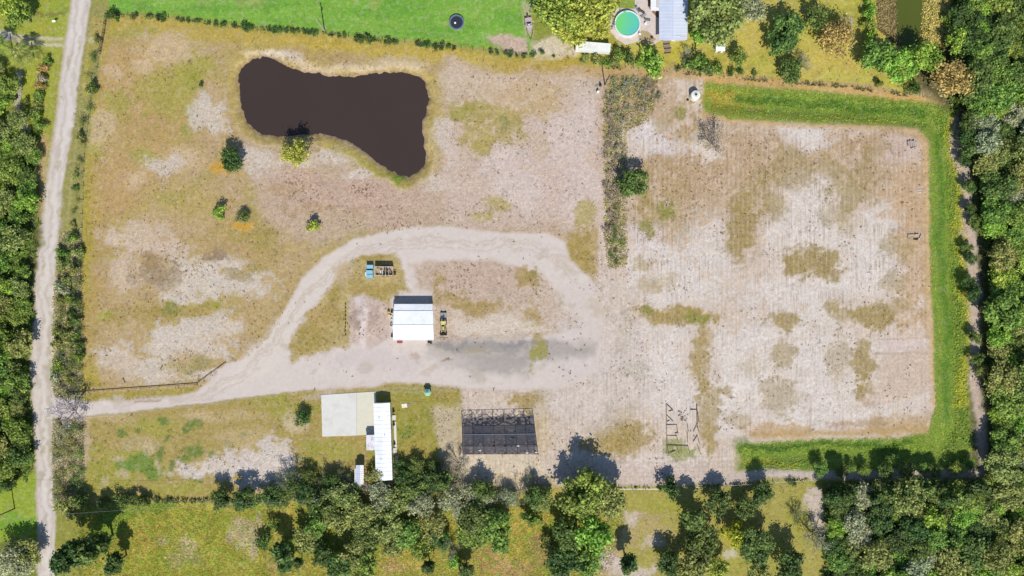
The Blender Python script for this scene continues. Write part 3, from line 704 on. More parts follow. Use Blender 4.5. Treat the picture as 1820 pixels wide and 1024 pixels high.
for k, nm in enumerate(("ground", "field", "ditch", "driveway", "road", "path", "side_track", "lawn")):
    q = quads[cls == k]
    u, inv = np.unique(q, return_inverse=True)
    me = np_mesh(nm, co[u], inv.reshape(-1, 4), gm)
    me.polygons.foreach_set("use_smooth", np.ones(len(q), bool))
    a = me.color_attributes.new("cover", 'FLOAT_COLOR', 'POINT'); a.data.foreach_set("color", colv[u].astype(np.float32).ravel())
    a = me.color_attributes.new("growth", 'FLOAT_COLOR', 'POINT'); a.data.foreach_set("color", grv[u].astype(np.float32).ravel())
    o = bpy.data.objects.new(nm, me); C.objects.link(o); tag(o, kind='structure')

def ground_z(x, y):
    i = np.clip(np.searchsorted(gx, x), 0, NX - 1); j = np.clip(np.searchsorted(gy, y), 0, NY - 1)
    return Z[j, i]
def cover_at(x, y):
    i = np.clip(np.searchsorted(gx, x), 0, NX - 1); j = np.clip(np.searchsorted(gy, y), 0, NY - 1)
    return COL[j, i]

# --- waters
def water(name, pts, z, rgb, grow, rough=.12):
    c0 = np.mean(pts, 0); v = []
    P = [Vector(((x - 910) / PPM, (512 - y) / PPM, 0)) for x, y in pts]
    cc = sum(P, Vector()) / len(P)
    for q in P:
        d = (q - cc); v.append(q + d.normalized() * grow)
    me = bpy.data.meshes.new(name); me.from_pydata([(q.x, q.y, z) for q in v], [], [tuple(range(len(v)))[::-1]]); me.update()
    if me.polygons[0].normal.z < 0: me.flip_normals()
    m, n, l, p = new_mat(name + "_surface")
    g = n.new("ShaderNodeNewGeometry"); nz = n.new("ShaderNodeTexNoise"); nz.inputs["Scale"].default_value = .05; nz.inputs["Detail"].default_value = 5
    l.new(g.outputs["Position"], nz.inputs["Vector"])
    cr = n.new("ShaderNodeMix"); cr.data_type = 'RGBA'; l.new(nz.outputs["Fac"], cr.inputs["Factor"])
    cr.inputs[6].default_value = (*(lin(rgb) * .9), 1); cr.inputs[7].default_value = (*(lin(rgb) * 1.1), 1)
    l.new(cr.outputs[2], p.inputs["Base Color"]); p.inputs["Roughness"].default_value = rough; p.inputs["IOR"].default_value = 1.33
    nz2 = n.new("ShaderNodeTexNoise"); nz2.inputs["Scale"].default_value = 1.6; nz2.inputs["Detail"].default_value = 3; l.new(g.outputs["Position"], nz2.inputs["Vector"])
    b = n.new("ShaderNodeBump"); b.inputs["Strength"].default_value = .06; b.inputs["Distance"].default_value = .1
    l.new(nz2.outputs["Fac"], b.inputs["Height"]); l.new(b.outputs[0], p.inputs["Normal"])
    me.materials.append(m); o = bpy.data.objects.new(name, me); C.objects.link(o); tag(o, kind='structure'); return o
water("pond_water", POND, -0.93, (66,55,50), 1.6)
water("green_pond_water", P2, -0.75, (84,92,38), 1.0)

# concrete pad and patio
def plate(name, pts, z, t, m, kind='structure', parent=None):
    v = [((x - 910) / PPM, (512 - y) / PPM, z) for x, y in pts]
    a = sum(v[i][0]*v[(i+1)%len(v)][1] - v[(i+1)%len(v)][0]*v[i][1] for i in range(len(v)))
    if a < 0: v = v[::-1]
    o = MB().slab(v, t).build(name, m, parent)
    if kind: tag(o, kind=kind)
    return o
conc = mat("pale_concrete", (214,210,200), .9, var=.05, scale=.6, dirt=((186,178,164), .6), bump=.1)
plate("concrete_pad", [(571,702),(634,698),(634,774),(573,776)], .12, .4, conc)
plate("concrete_pad", [(634.4,698),(668,696),(671,771),(634.4,774)], .115, .4, mat("newer_concrete", (212,206,184), .9, var=.05, scale=.7, bump=.1))
plate("patio", [(1082,52),(1086,26),(1098,14),(1128,16),(1130,-70),(1150,-70),(1150,0),(1162,24),(1178,34),(1178,70),(1160,80),(1140,72),(1112,80),(1096,70)], .1, .4,
      mat("patio_concrete", (206,192,182), .9, var=.1, scale=.8, dirt=((176,158,140), .5), bump=.1))
plate("patio_earth", [(1134,66),(1140,54),(1152,56),(1166,70),(1156,79),(1142,76)], .106, .1, mat("bare_earth", (172,152,112), .95, var=.15, scale=1.6))
plate("planting_bed", [(1151,0),(1162,0),(1172,20),(1176,36),(1166,30),(1153,14)], .108, .1, mat("bark_mulch", (140,100,76), .95, var=.25, scale=2.5))

# ================================================================== BUILDINGS
white_metal = mat("white_roof_metal", (242,243,243), .55, var=.025, scale=.5, dirt=((204,206,206), .5))
rib_metal = mat("roof_rib_metal", (228,229,230), .5, var=.03)
wall_white = mat("white_siding", (226,226,220), .7, var=.06, scale=.8, dirt=((176,172,160), .3))
dark_void = mat("dark_glass", (36,42,52), .15, var=.1, spec=.6)
grey_metal = mat("grey_metal", (150,154,156), .4, metal=.6, var=.1)
black_rub = mat("black_rubber", (34,34,36), .8, var=.15)
rust = mat("rusty_metal", (150,92,64), .8, var=.25, scale=2)
wood = mat("weathered_wood", (150,132,112), .9, var=.2, scale=3)
darkwood = mat("dark_weathered_wood", (84,74,66), .95, var=.25, scale=3)
galv = mat("galvanised_metal", (190,196,200), .35, metal=.5, var=.08)

def roof_with_ribs(t, name, a, b, c_, d, m, step=.9, label=None, thick=.08):
    """roof plate a-b-c-d (eave left, eave right, ridge right, ridge left) with standing ribs"""
    a, b, c_, d = map(Vector, (a, b, c_, d))
    o = MB().slab([a, b, c_, d], thick).build(name, m, t)
    if label: o['label'] = label
    L = (b - a).length; k = int(L / step); rb = MB()
    up = (b - a).cross(d - a).normalized()
    for i in range(1, k):
        f = i / k; p0 = a.lerp(b, f); p1 = d.lerp(c_, f); dx = (b - a).normalized() * .03
        rb.add([p0-dx+up*.003, p0+dx+up*.003, p1+dx+up*.003, p1-dx+up*.003, p0-dx+up*.05, p0+dx+up*.05, p1+dx+up*.05, p1-dx+up*.05],
               [(0,3,2,1),(4,5,6,7),(0,1,5,4),(1,2,6,5),(2,3,7,6),(3,0,4,7)])
    r_ = rb.build('roof_rib', rib_metal, o); r_['kind'] = 'stuff'
    return o

# ---- barn
B0 = W(735, 572); t = empty('barn', B0, 'white metal barn with a wide three tone roof beside the yellow tractor', 'barn')
def L(x, y, z, o=B0):
    q = W(x, y, z); return (q.x - o.x, q.y - o.y, z)
eh = 3.6
wn_ = L(701.5, 545, 0); ws_ = L(769, 601, 0)
x0, y1, x1, y0 = wn_[0], wn_[1], ws_[0], ws_[1]
rz = 3.35; eh = 2.95; wt = .12; nh = 2.4
yr_ = L(0,577.7,rz)[1]; yl_ = L(0,552.6,3.35)[1]
for sx in (x0, x1 - wt):
    pr0 = [(y0,-.3),(y1,-.3),(y1,nh),(yl_-.1,2.9),(yr_,rz-.12),(y0,eh)]
    MB().add([(sx,a,b) for a,b in pr0]+[(sx+wt,a,b) for a,b in pr0],[tuple(range(6)),tuple(range(11,5,-1))]+[(k,6+k,6+(k+1)%6,(k+1)%6) for k in range(6)]).build('wall', wall_white, t)
MB().box(x0+wt+.003, x1-wt-.003, y1-wt, y1, -.3, nh-.003).build('wall', wall_white, t)
MB().box(x0+wt+.003, x1-wt-.003, y0, y0+wt, -.3, eh-.003).build('wall', wall_white, t)

s0 = roof_with_ribs(t, 'roof_slope', L(698.5,603.8,eh+.1), L(771,603.8,eh+.1), L(770,577.5,rz), L(699,577.5,rz), white_metal, label='bright south slope of the barn roof')
n0 = roof_with_ribs(t, 'roof_slope', L(769.6,552.6,3.1), L(699.6,552.6,3.1), L(699,577.9,rz), L(770,577.9,rz), white_metal, label='paler north slope of the barn roof')
n2_ = roof_with_ribs(t, 'lean_to_roof', L(769,540.5,2.62), L(700.5,540.5,2.62), L(700,552,2.95), L(769,552,2.95), white_metal, label='lowest strip of the barn roof')
MB().tube(L(698.5,577.7,rz+.04), L(770.5,577.7,rz+.04), .09, n=6).build('ridge_cap', rib_metal, t)
MB().box(-2.2, 2.2, y0-.05, y0-.004, 0, 2.7).build('roller_door', grey_metal, t)
d_ = MB().box(3.2, 4.1, y0-.05, y0-.004, 0, 2.1).build('door', wall_white, t); MB().box(3.9, 4.0, y0-.1, y0-.053, 1.0, 1.1).build('handle', black_rub, d_)
MB().tube(L(699,604.6,eh), L(770.5,604.6,eh), .07, n=6).build('gutter', rib_metal, t)
MB().box(x0-.9, x0-.3, -2.2, 2.6, 0, .25).build('foundation_kerb', conc, t)

def at(px_, py_): return W(px_, py_)
# things round the barn
tt = empty('tool_chest', at(711,607), 'dark red tool chest on the ground at the barn south wall', 'tool chest')
rd = mat("faded_red_paint", (150,72,66), .6, var=.15)
MB().box(-.75,.75,-.4,.4,0,.7).build('body', rd, tt, bevel=.04); MB().box(-.78,.78,-.43,.43,.703,.8).build('lid', rd, tt, bevel=.02)
MB().box(-.2,.2,-.5,-.44,.5,.56).build('handle', black_rub, tt)
tt = empty('water_barrel', at(763,607), 'dark olive barrel at the barn southeast corner', 'barrel')
MB().lathe([(.38,0),(.44,.3),(.46,.6),(.44,.9),(.38,1.1)], 18).build('body', mat("olive_plastic", (92,88,58), .5), tt, smooth=False); MB().lathe([(.4,1.103),(.4,1.16)], 18).build('lid', black_rub, tt)
tt = empty('planter_tub', at(766,609), 'small dark planter of weeds in front of the barn', 'planter'); MB().lathe([(.3,0),(.4,.4),(.36,.4),(.3,.32)],14).build('tub', darkwood, tt)
for k in range(7):
    a = k*.9; MB().add([(0,0,.35),(.05,0,.35),(math.cos(a)*.45,math.sin(a)*.45,.7)],[(0,1,2)]).build('leaf', leaf_mat("weed_green",(110,116,60)), tt)
tt = empty('propane_tank', at(691.5,557), 'yellow upright tank standing off the barn west wall', 'tank'); ym = mat("ochre_paint",(226,178,96),.5)
MB().lathe([(.001,1.05),(.2,1.0),(.35,.85),(.38,.6),(.38,.2),(.3,.06),(.3,0)][::-1], 18, (0,.35)).build('body', ym, tt)
MB().lathe([(.3,0),(.38,.2),(.38,.6),(.35,.8),(.001,1.0)], 18, (0,-.42)).build('second_body', ym, tt)
MB().tube((0,.35,1.05),(0,-.42,1.0),.03,n=6).build('valve_pipe', grey_metal, tt)
bm_ = [("white", mat("white_plastic",(232,232,228),.5)), ("black", black_rub), ("grey", grey_metal)]
for (bx_, by_, kind, lab) in ((697.5,554,"black","black bucket nearest the north end of the barn west wall"),(696.5,563,"white","upper white bucket against the barn west wall"),(697,570,"white","lower white bucket against the barn west wall"),(696.5,577,"grey","grey bucket near the middle of the barn west wall"),(697.8,597,"black","black bucket at the south end of the barn west wall")):
    tt = empty('bucket', at(bx_, by_), lab, 'bucket', 'buckets along the barn wall')
    m_ = dict(bm_)[kind]; MB().lathe([(.3,0),(.42,.62),(.38,.62),(.28,.08),(.001,.08)],16).build('body', m_, tt)
    MB().tube((-.4,0,.62),(0,.0,.8),.02,n=4).tube((0,0,.8),(.4,0,.62),.02,n=4).build('handle', grey_metal, tt)
tt = empty('ladder', at(698.5,585), 'grey ladder lying along the barn west wall', 'ladder')
for sx in (-.2,.2): MB().box(sx-.03,sx+.03,-1.6,1.6,.02,.1).build('rail', grey_metal, tt)
for k in range(9): MB().tube((-.17,-1.4+k*.35,.06),(.17,-1.4+k*.35,.06),.02,n=5).build('rung', grey_metal, tt)

# ---- tractor (facing south, loader in front, box blade behind)
ty = mat("yellow_paint", (214,200,120), .45, var=.08); tb = mat("implement_grey",(150,150,146),.6,var=.15)
t = empty('tractor', at(788.5,577), 'yellow compact tractor with front loader and rear mower beside the barn', 'tractor')
def tire(t, x, y, r, w_, nm='wheel'):
    e = MB().add([], []); prof = [(r*.5,-w_/2),(r*.92,-w_/2),(r,-w_*.3),(r,w_*.3),(r*.92,w_/2),(r*.5,w_/2)]
    m_ = MB(); m_.lathe(prof, 20)
    m_.v = [(x + z_, y + a_, r + b_) for a_, b_, z_ in m_.v]
    o = m_.build(nm, black_rub, t)
    h = MB(); h.lathe([(r*.3,-w_*.52),(r*.49,-w_*.53),(r*.49,w_*.53),(r*.3,w_*.52)],12); h.v = [(x + z_, y + a_, r + b_) for a_, b_, z_ in h.v]; h.build('rim', ty, o)
    return o
for sx in (-.78,.78): tire(t, sx, .7, .65, .38); tire(t, sx*.86, -1.2, .42, .26)
MB().box(-.3,.3,-1.7,.3,.55,1.15).box(-.34,.34,.3,1.2,.45,.9).build('chassis', black_rub, t, bevel=.04)
MB().box(-.36,.36,-1.75,-.25,1.153,1.45).build('hood', black_rub, t, bevel=.06); MB().box(-.2,.2,-1.6,-.5,1.453,1.5).build('hood_panel', ty, t)
MB().box(-.55,.55,.05,1.15,2.25,2.34).build('canopy', ty, t, bevel=.05)
for sx in (-.6,.6):
    MB().box(sx-.04,sx+.04,1.05,1.13,.9,2.247).build('canopy_post', black_rub, t); MB().box(sx-.2,sx+.2,.3,1.15,1.32,1.4).build('fender', ty, t)
MB().box(-.26,.26,.45,.9,.95,1.1).box(-.26,.26,.85,.97,1.1,1.6).build('seat', black_rub, t, bevel=.03)
for sx in (-.55,.55): MB().tube((sx,-.3,1.1),(sx,-1.9,1.0),.07,n=6).tube((sx,-1.9,1.0),(sx,-2.5,.4),.06,n=6).build('loader_arm', ty, t)
MB().tube((-.55,-1.9,1.0),(.55,-1.9,1.0),.05,n=6).build('cross_bar', ty, t)
MB().slab([(-1.0,-3.2,.12),(1.0,-3.2,.12),(1.0,-2.4,.16),(-1.0,-2.4,.16)],.08).box(-1.0,1.0,-2.5,-2.42,.2,.75).box(-1.0,-.94,-3.15,-2.5,.15,.6).box(.94,1.0,-3.15,-2.5,.15,.6).build('bucket', black_rub, t)
MB().box(-.95,.95,2.1,3.6,.45,.62).build('mower_deck', tb, t, bevel=.08); MB().lathe([(.25,.623),(.2,.8)],12,(0,2.8)).build('gearbox', black_rub, t)
MB().add([(-.5,2.1,.7),(.5,2.1,.7),(.08,3.3,.75),(-.08,3.3,.75),(-.5,2.1,.64),(.5,2.1,.64),(.08,3.3,.69),(-.08,3.3,.69)],[(0,1,2,3),(7,6,5,4),(0,4,5,1),(1,5,6,2),(2,6,7,3),(3,7,4,0)]).build('hitch_frame', galv, t)
for sx in (-1,1): MB().tube((.3*sx,1.2,.6),(.45*sx,2.1,.6),.05,n=5).build('lift_arm', black_rub, t)
for sx in (-.6,.6):
    m_ = MB().lathe([(.18,-.09),(.3,-.08),(.3,.08),(.18,.09)],12); m_.v=[(sx+z_,3.75+a_,.3+b_) for a_,b_,z_ in m_.v]; m_.build('tail_wheel', black_rub, t)
tt = empty('plank', at(788.5,600.5), 'pale grey plank lying in front of the tractor bucket', 'plank'); MB().box(-1.25,1.25,-.16,.16,.01,.07).build('board', wood, tt)

# ---- utility trailer and the three blue bins
t = empty('utility_trailer', at(685,482), 'cream sided utility trailer loaded with scrap beside three blue bins', 'trailer')
cream = mat("cream_paint",(226,214,196),.6,var=.08,dirt=((150,128,100),.5))
MB().box(-2.7,2.4,-1.25,1.25,.55,.65).build('bed', mat("trailer_deck",(170,152,130),.9,var=.2,scale=2), t)
for y_ in (-1.3,1.22): MB().box(-2.7,2.4,y_,y_+.08,.653,2.0).build('side_panel', cream, t)
MB().box(-2.78,-2.703,-1.3,1.3,.653,2.0).build('front_panel', cream, t); MB().box(2.403,2.47,-1.3,1.3,.6,1.5).build('tailgate', cream, t)
for x_ in (-.5,.6):
    for y_ in (-1.5,1.33):
        m_ = MB().lathe([(.2,0),(.36,.02),(.36,.2),(.2,.22)],14); m_.v=[(x_+a_,y_+z_,.36+b_) for a_,b_,z_ in m_.v]; m_.build('wheel', black_rub, t)
MB().box(2.48,3.3,-.06,.06,.5,.6).build('tongue', black_rub, t); MB().box(2.55,3.2,-1.1,-.9,.3,1.2).build('jack', black_rub, t)
for k in range(5): MB().box(-2.5+k*.95,-2.42+k*.95,-1.22,1.22,1.9,1.98).build('top_rail', cream, t)
random.seed(4)
for k,(a,b,c_,lab,m_) in enumerate((( -1.9,.2,.9,'pale cardboard box at the blue bin end of the trailer bed',mat("cardboard",(208,186,150),.9)),(-.9,-.3,1.0,'cream box beside the scrap on the trailer bed',cream),(.3,.2,1.15,'brown scrap bundle in the middle of the trailer bed',darkwood),(1.4,-.2,.9,'pale crate near the trailer tailgate',wood))):
    e = empty('cargo_box', at(685,482)+Vector((a,b,.653)), lab, 'box', 'cargo on the utility trailer'); e.rotation_euler.z=.15*k
    MB().box(-.42,.42,-.7,.6,0,c_*.8).build('body', m_, e, bevel=.05); MB().box(-.1,.1,-.705,.605,c_*.8+.003,c_*.8+.02).build('strap', black_rub, e)
blue = mat("pale_blue_plastic",(132,178,196),.4,var=.08); blue2 = mat("teal_plastic",(96,156,172),.45,var=.1)
for (bx_,by_,lab) in ((659,474.5,'northernmost of the three pale blue lidded bins beside the trailer'),(658,484,'middle one of the three pale blue bins beside the trailer'),(658.5,491.5,'southernmost of the three pale blue bins beside the trailer')):
    e = empty('storage_bin', at(bx_,by_), lab, 'bin', 'blue bins beside the trailer')
    MB().box(-.95,.95,-.5,.5,0,1.25).build('body', blue2, e, bevel=.05); MB().slab([(-1.0,-.55,1.26),(1.0,-.55,1.26),(1.0,.55,1.42),(-1.0,.55,1.42)],.05).build('lid', blue, e)
    MB().tube((-.5,-.62,1.2),(.5,-.62,1.2),.03,n=5).build('handle', black_rub, e)
e = empty('tarp', at(651.5,487), 'crumpled white tarp at the west end of the blue bins', 'tarp')
g=[]; 
for j in range(6):
    for i in range(4): g.append((-.35+i*.25, -.7+j*.26, .1+.25*random.random()))
MB().add(g,[(j*4+i,j*4+i+1,j*4+i+5,j*4+i+4) for j in range(5) for i in range(3)]).build('sheet', mat("white_plastic",(232,232,228),.5), e)

# ---- mobile home
hx, hy = 684.0, 781
A0 = W(hx, hy); ang = R(1.9)
t = empty('mobile_home', A0, 'long white roofed mobile home beside the concrete pad', 'mobile home', rz=ang)
w2, l2, eh = 2.42, 11.25, 3.0
sid = mat("home_siding",(206,206,200),.7,var=.05)
MB().box(-w2+.15,w2-.15,-l2+.15,l2-.15,.5,eh-.05).build('wall', sid, t)
MB().box(-w2+.22,w2-.22,-l2+.22,l2-.22,-.2,.497).build('skirting', mat("skirting_grey",(150,146,140),.8,var=.12), t)
roof_with_ribs(t,'roof_slope',(-w2,l2,eh),(-w2,-l2,eh),(0,-l2,eh+.5),(0,l2,eh+.5),white_metal,step=1.2,label='west slope of the mobile home roof')
roof_with_ribs(t,'roof_slope',(w2,-l2,eh),(w2,l2,eh),(0.003,l2,eh+.5),(0.003,-l2,eh+.5),white_metal,step=1.2,label='east slope of the mobile home roof')
for y_ in (l2-.2,-l2+.16): MB().add([(-w2+.2,y_,eh-.05),(w2-.2,y_,eh-.05),(0,y_,eh+.4),(-w2+.2,y_+.04,eh-.05),(w2-.2,y_+.04,eh-.05),(0,y_+.04,eh+.4)],[(0,1,2),(5,4,3),(0,2,5,3),(1,4,5,2)]).build('gable', sid, t)
for y_ in (-8.8,-5.2,-.5,3.6,9.2):
    for s_ in (-1,1):
        f = MB().box(*sorted((s_*(w2-.147),s_*(w2-.1))),y_-.6,y_+.6,1.4,2.4).build('window', rib_metal, t); MB().box(*sorted((s_*(w2-.099),s_*(w2-.08))),y_-.5,y_+.5,1.5,2.3).build('pane', dark_void, f)
for y_ in (-3.3,6.4):
    d_ = MB().box(w2-.147,w2-.09,y_-.45,y_+.45,.6,2.6).build('door', wall_white, t); MB().box(w2-.088,w2-.02,y_+.3,y_+.36,1.5,1.6).build('handle', black_rub, d_)
for k,y_ in enumerate((7.0,2.0,-5.0)): MB().lathe([(.09,eh+.2),(.09,eh+.75)],8,((-.8,.7,-.6)[k],y_)).build('vent_pipe', grey_metal, t)
def rel(t, x, y, z=0):
    q = Vector((x,y,z)); q.rotate(t.rotation_euler); return t.location + q
for y_,lab in ((6.4,'upper white steps at the east door of the mobile home'),(-3.3,'lower white steps at the east door of the mobile home')):
    e = empty('door_steps', rel(t, w2+.65, y_), lab, 'steps', 'steps on the mobile home east side', rz=ang)
    for k in range(3): MB().box(-.55+k*.32,-.23+k*.32,-.7,.7,0,.55-k*.17).build('step', conc, e)
for y_,lab in ((8.2,'northernmost black gas bottle against the mobile home east wall'),(4.3,'black gas bottle just below the upper door steps of the mobile home'),(-1.4,'black gas bottle just above the lower door steps of the mobile home')):
    e = empty('gas_bottle', rel(t, w2+.45, y_), lab, 'gas bottle', 'gas bottles along the mobile home')
    MB().lathe([(.25,0),(.32,.1),(.32,.9),(.2,1.1),(.001,1.15)],14).build('body', black_rub, e); MB().lathe([(.12,1.12),(.12,1.3)],8).build('collar', grey_metal, e)
e = empty('walkway', rel(t, w2+.75, 1.5), 'narrow pale concrete walkway along the mobile home east wall', 'walkway', rz=ang); MB().box(-.35,.35,-4.0,3.6,.0,.1).build('slab', conc, e)
e = empty('walkway', rel(t, w2+.85, -7.2), 'short pale slab below the lower door steps of the mobile home', 'walkway', rz=ang); MB().box(-.35,.45,-2.2,2.2,.0,.1).build('slab', conc, e)
# porch on the west side
e = empty('porch', W(659,778), 'open porch with a white rust streaked roof on the mobile home west side', 'porch')
pr = mat("rust_streaked_roof",(216,214,218),.6,var=.08,scale=2,stretch=(.4,3,1),dirt=((150,104,92),.9))
O_ = W(659,778)
def Lp(x,y,z,o=O_): q=W(x,y,z); return (q.x-o.x,q.y-o.y,z)
rf = MB().slab([Lp(651,800.5,2.3),Lp(667.5,800.5,2.3),Lp(666,773,2.5),Lp(650.8,773.5,2.5)],.07).build('roof', pr, e)
for xx,yy in ((652.5,799),(666,799),(652.5,775),(666,775)):
    q=Lp(xx,yy,0); MB().box(q[0]-.06,q[0]+.06,q[1]-.06,q[1]+.06,0,2.25).build('post', wood, e)
q0=Lp(651.5,800,0); q1=Lp(667,773,0); MB().box(q0[0],q1[0],q0[1],q1[1],.05,.35).build('deck', wood, e)
pp = Lp(652,771,0); MB().box(pp[0],pp[0]+2.3,pp[1]-.3,pp[1]-.18,.353,2.25).build('screen_wall', sid, e)
# small white shed west of it
e = empty('storage_shed', W(639,845), 'small narrow white roofed shed among trees west of the mobile home', 'shed'); O2=W(639,845)
MB().box(Lp(633.5,0,0,O2)[0],Lp(645.5,0,0,O2)[0],Lp(0,860,0,O2)[1],Lp(0,829,0,O2)[1],0,2.5).build('wall', sid, e)
roof_with_ribs(e,'roof_slope',Lp(632.5,827,2.5,O2),Lp(632.5,861,2.5,O2),Lp(639.8,861,2.95,O2),Lp(639.8,827,2.95,O2),mat("white_metal_shaded",(206,210,226),.5,var=.04),step=.6)  # west slope of the white roof, its bluish shade painted into the colour
roof_with_ribs(e,'roof_slope',Lp(646.5,861,2.5,O2),Lp(646.5,827,2.5,O2),Lp(639.9,827,2.95,O2),Lp(639.9,861,2.95,O2),mat("white_metal_sunlit",(240,238,222),.5,var=.04),step=.6)  # east slope of the same roof, warm sunlight painted into the colour
MB().box(-.5,.5,Lp(0,828.8,0,O2)[1]+.004,Lp(0,828.8,0,O2)[1]+.06,0,2.0).build('door', wall_white, e)

# ---- small hexagonal green shed
e = empty('play_hut', at(761,696), 'small pointed green hut standing alone on the grass by the driveway', 'hut')
gp = mat("pale_green_canvas",(150,196,168),.6,var=.08); gd = mat("green_panel",(70,120,104),.7,var=.1)
MB().lathe([(.95,0),(.95,1.7)],6).build('wall', gd, e)
tip=(0,0,2.6)
for k in range(6):
    a0=k*math.pi/3; a1=a0+math.pi/3; p0=(1.15*math.cos(a0),1.15*math.sin(a0),1.68); p1=(1.15*math.cos(a1),1.15*math.sin(a1),1.68)
    MB().add([p0,p1,tip,(p0[0],p0[1],1.62),(p1[0],p1[1],1.62),(0,0,2.5)],[(0,1,2),(5,4,3),(0,3,4,1)]).build('roof_panel', gp, e)
MB().box(-.3,.3,-.86,-.84,.05,1.4).build('door', black_rub, e)
e = empty('door_panel', at(720,721), 'pale old door panel lying on the grass east of the mobile home', 'board', rz=.15)
MB().box(-1.0,.6,-.6,.6,.02,.1).build('board', mat("bleached_board",(232,220,204),.8,var=.08), e); MB().box(.65,1.7,-.25,.45,.02,.07).build('broken_board', wood, e)
for k in range(7):
    b_ = empty('scrap_board', at(731+k*3.1, 715+random.uniform(-5,4)), 'small pale scrap board scattered beside the old door panel', 'board', 'scrap boards by the old door panel', rz=random.uniform(0,3))
    MB().box(-.35,.35,-.08,.08,.03,.08).build('board', wood, b_)
for k in range(9):
    e = empty('garden_stake', at(614.3+random.uniform(-.3,.3), 541+k*6.8), 'short dark stake in the row beside the bare earth mounds', 'stake', 'row of stakes beside the earth mounds')
    MB().box(-.12,.12,-.16,.16,-.1,.55).add([(-.12,-.16,.55),(.12,-.16,.55),(.12,.16,.55),(-.12,.16,.55),(0,0,.8)],[(0,1,4),(1,2,4),(2,3,4),(3,0,4)]).build('shaft', darkwood, e)

# ================================================================== SHADE HOUSE
SH = W(887,772); t = empty('shade_house', SH, 'large torn black shade cloth structure on a post frame south of the yard', 'shade house')
xs_t = [821,839,857,876,895,914,932,948]; ys_ = [739,755,772,791,807]; hz = 1.9
def SP(i, j, z=hz):
    f = j / 4; x = xs_t[i] + f * (i * .9 + 2); y = ys_[j] + (1 - i / 7) * 3 * (1 - f)
    q = W(x, y, z); return Vector((q.x - SH.x, q.y - SH.y, z))
def cloth(name, rgb, alpha, sc=5):
    m, n, l, p = new_mat(name); g = n.new("ShaderNodeNewGeometry")
    nz = n.new("ShaderNodeTexNoise"); nz.inputs["Scale"].default_value = sc; nz.inputs["Detail"].default_value = 4; nz.inputs["Roughness"].default_value=.7; l.new(g.outputs["Position"], nz.inputs["Vector"])
    r = n.new("ShaderNodeMapRange"); r.inputs["From Min"].default_value=.35; r.inputs["From Max"].default_value=.65; r.inputs["To Min"].default_value=max(0,alpha-.3); r.inputs["To Max"].default_value=min(1,alpha+.3); l.new(nz.outputs["Fac"], r.inputs["Value"])
    l.new(r.outputs[0], p.inputs["Alpha"]); p.inputs["Base Color"].default_value=(*lin(rgb),1); p.inputs["Roughness"].default_value=.9; p.inputs["Specular IOR Level"].default_value=.1; return m
cl_d = cloth("dense_shade_cloth",(72,74,82),.86); cl_m = cloth("worn_shade_cloth",(86,84,88),.68); cl_t = cloth("torn_shade_cloth",(128,124,124),.5,3)
bk = mat("blackened_timber",(46,44,46),.9,var=.2)
rs = random.Random(5)
for j in range(4):
    for i in range(7):
        N = 5; vs_=[]; fs_=[]
        for b in range(N+1):
            for a in range(N+1):
                u,v = a/N, b/N
                q = (SP(i,j)*(1-u)+SP(i+1,j)*u)*(1-v)+(SP(i,j+1)*(1-u)+SP(i+1,j+1)*u)*v
                sag = math.sin(u*math.pi)*math.sin(v*math.pi)*rs.uniform(.1,.3)
                q = q + Vector((rs.uniform(-.05,.05), rs.uniform(-.05,.05), -sag+.03)) 
                vs_.append(q)
        for b in range(N):
            for a in range(N):
                hole = rs.random() < (.38 if j==0 else (.05 if j<3 else .24))
                if j == 0 and b < 2: hole = rs.random() < .6
                if j == 3 and b > 3: hole = rs.random() < .5
                if not hole:
                    k0=b*(N+1)+a; fs_.append((k0,k0+N+1,k0+N+2,k0+1))
        m_ = cl_t if j==0 else (cl_m if (j==3 or rs.random()<.3) else cl_d)
        MB().add(vs_,fs_).build('cloth_panel', m_, t)
for i in range(8):
    for j in range(5):
        q=SP(i,j); MB().tube((q.x,q.y,-.1),(q.x,q.y,hz-.07),.06,n=5).build('post', bk, t)
for i in range(8): MB().tube(SP(i,0),SP(i,4),.07,n=5).build('beam', bk, t)
for j in range(5): MB().tube(SP(0,j)+Vector((0,0,.05)),SP(7,j)+Vector((0,0,.05)),.07,n=5).build('cross_beam', bk, t)
MB().tube(SP(0,2)+Vector((0,.15,.2)),SP(7,2)+Vector((0,.15,.2)),.07,n=5).build('pale_pipe', galv, t)
# torn seam hanging in folds along the first bay
f_=MB(); prev=None
for k in range(36):
    q=SP(0,1).lerp(SP(7,1),k/35)+Vector((0,.5+.5*math.sin(k*.7)+rs.uniform(-.25,.25),.12))
    if prev is not None: f_.tube(prev,q,.08,n=4)
    prev=q
f_.build('torn_hem', bk, t)
for k in range(14):
    a=rs.uniform(0,7); i=int(min(6,a)); q=SP(i,3).lerp(SP(i+1,4),rs.random()); MB().slab([(q.x-.4,q.y-.1,hz+.12),(q.x+.3,q.y-.2,hz+.12),(q.x+.4,q.y+.15,hz+.14),(q.x-.3,q.y+.1,hz+.13)],.02).build('cloth_scrap', galv if k%3==0 else cl_m, t)
# dark weeds and soil under it come with the ground cover
plate("weed_mat", [(823,744),(948,740),(952,806),(826,808)], .02, .05, mat("rotted_ground_cloth",(104,98,98),.95,var=.3,scale=2,dirt=((170,156,140),.5)))

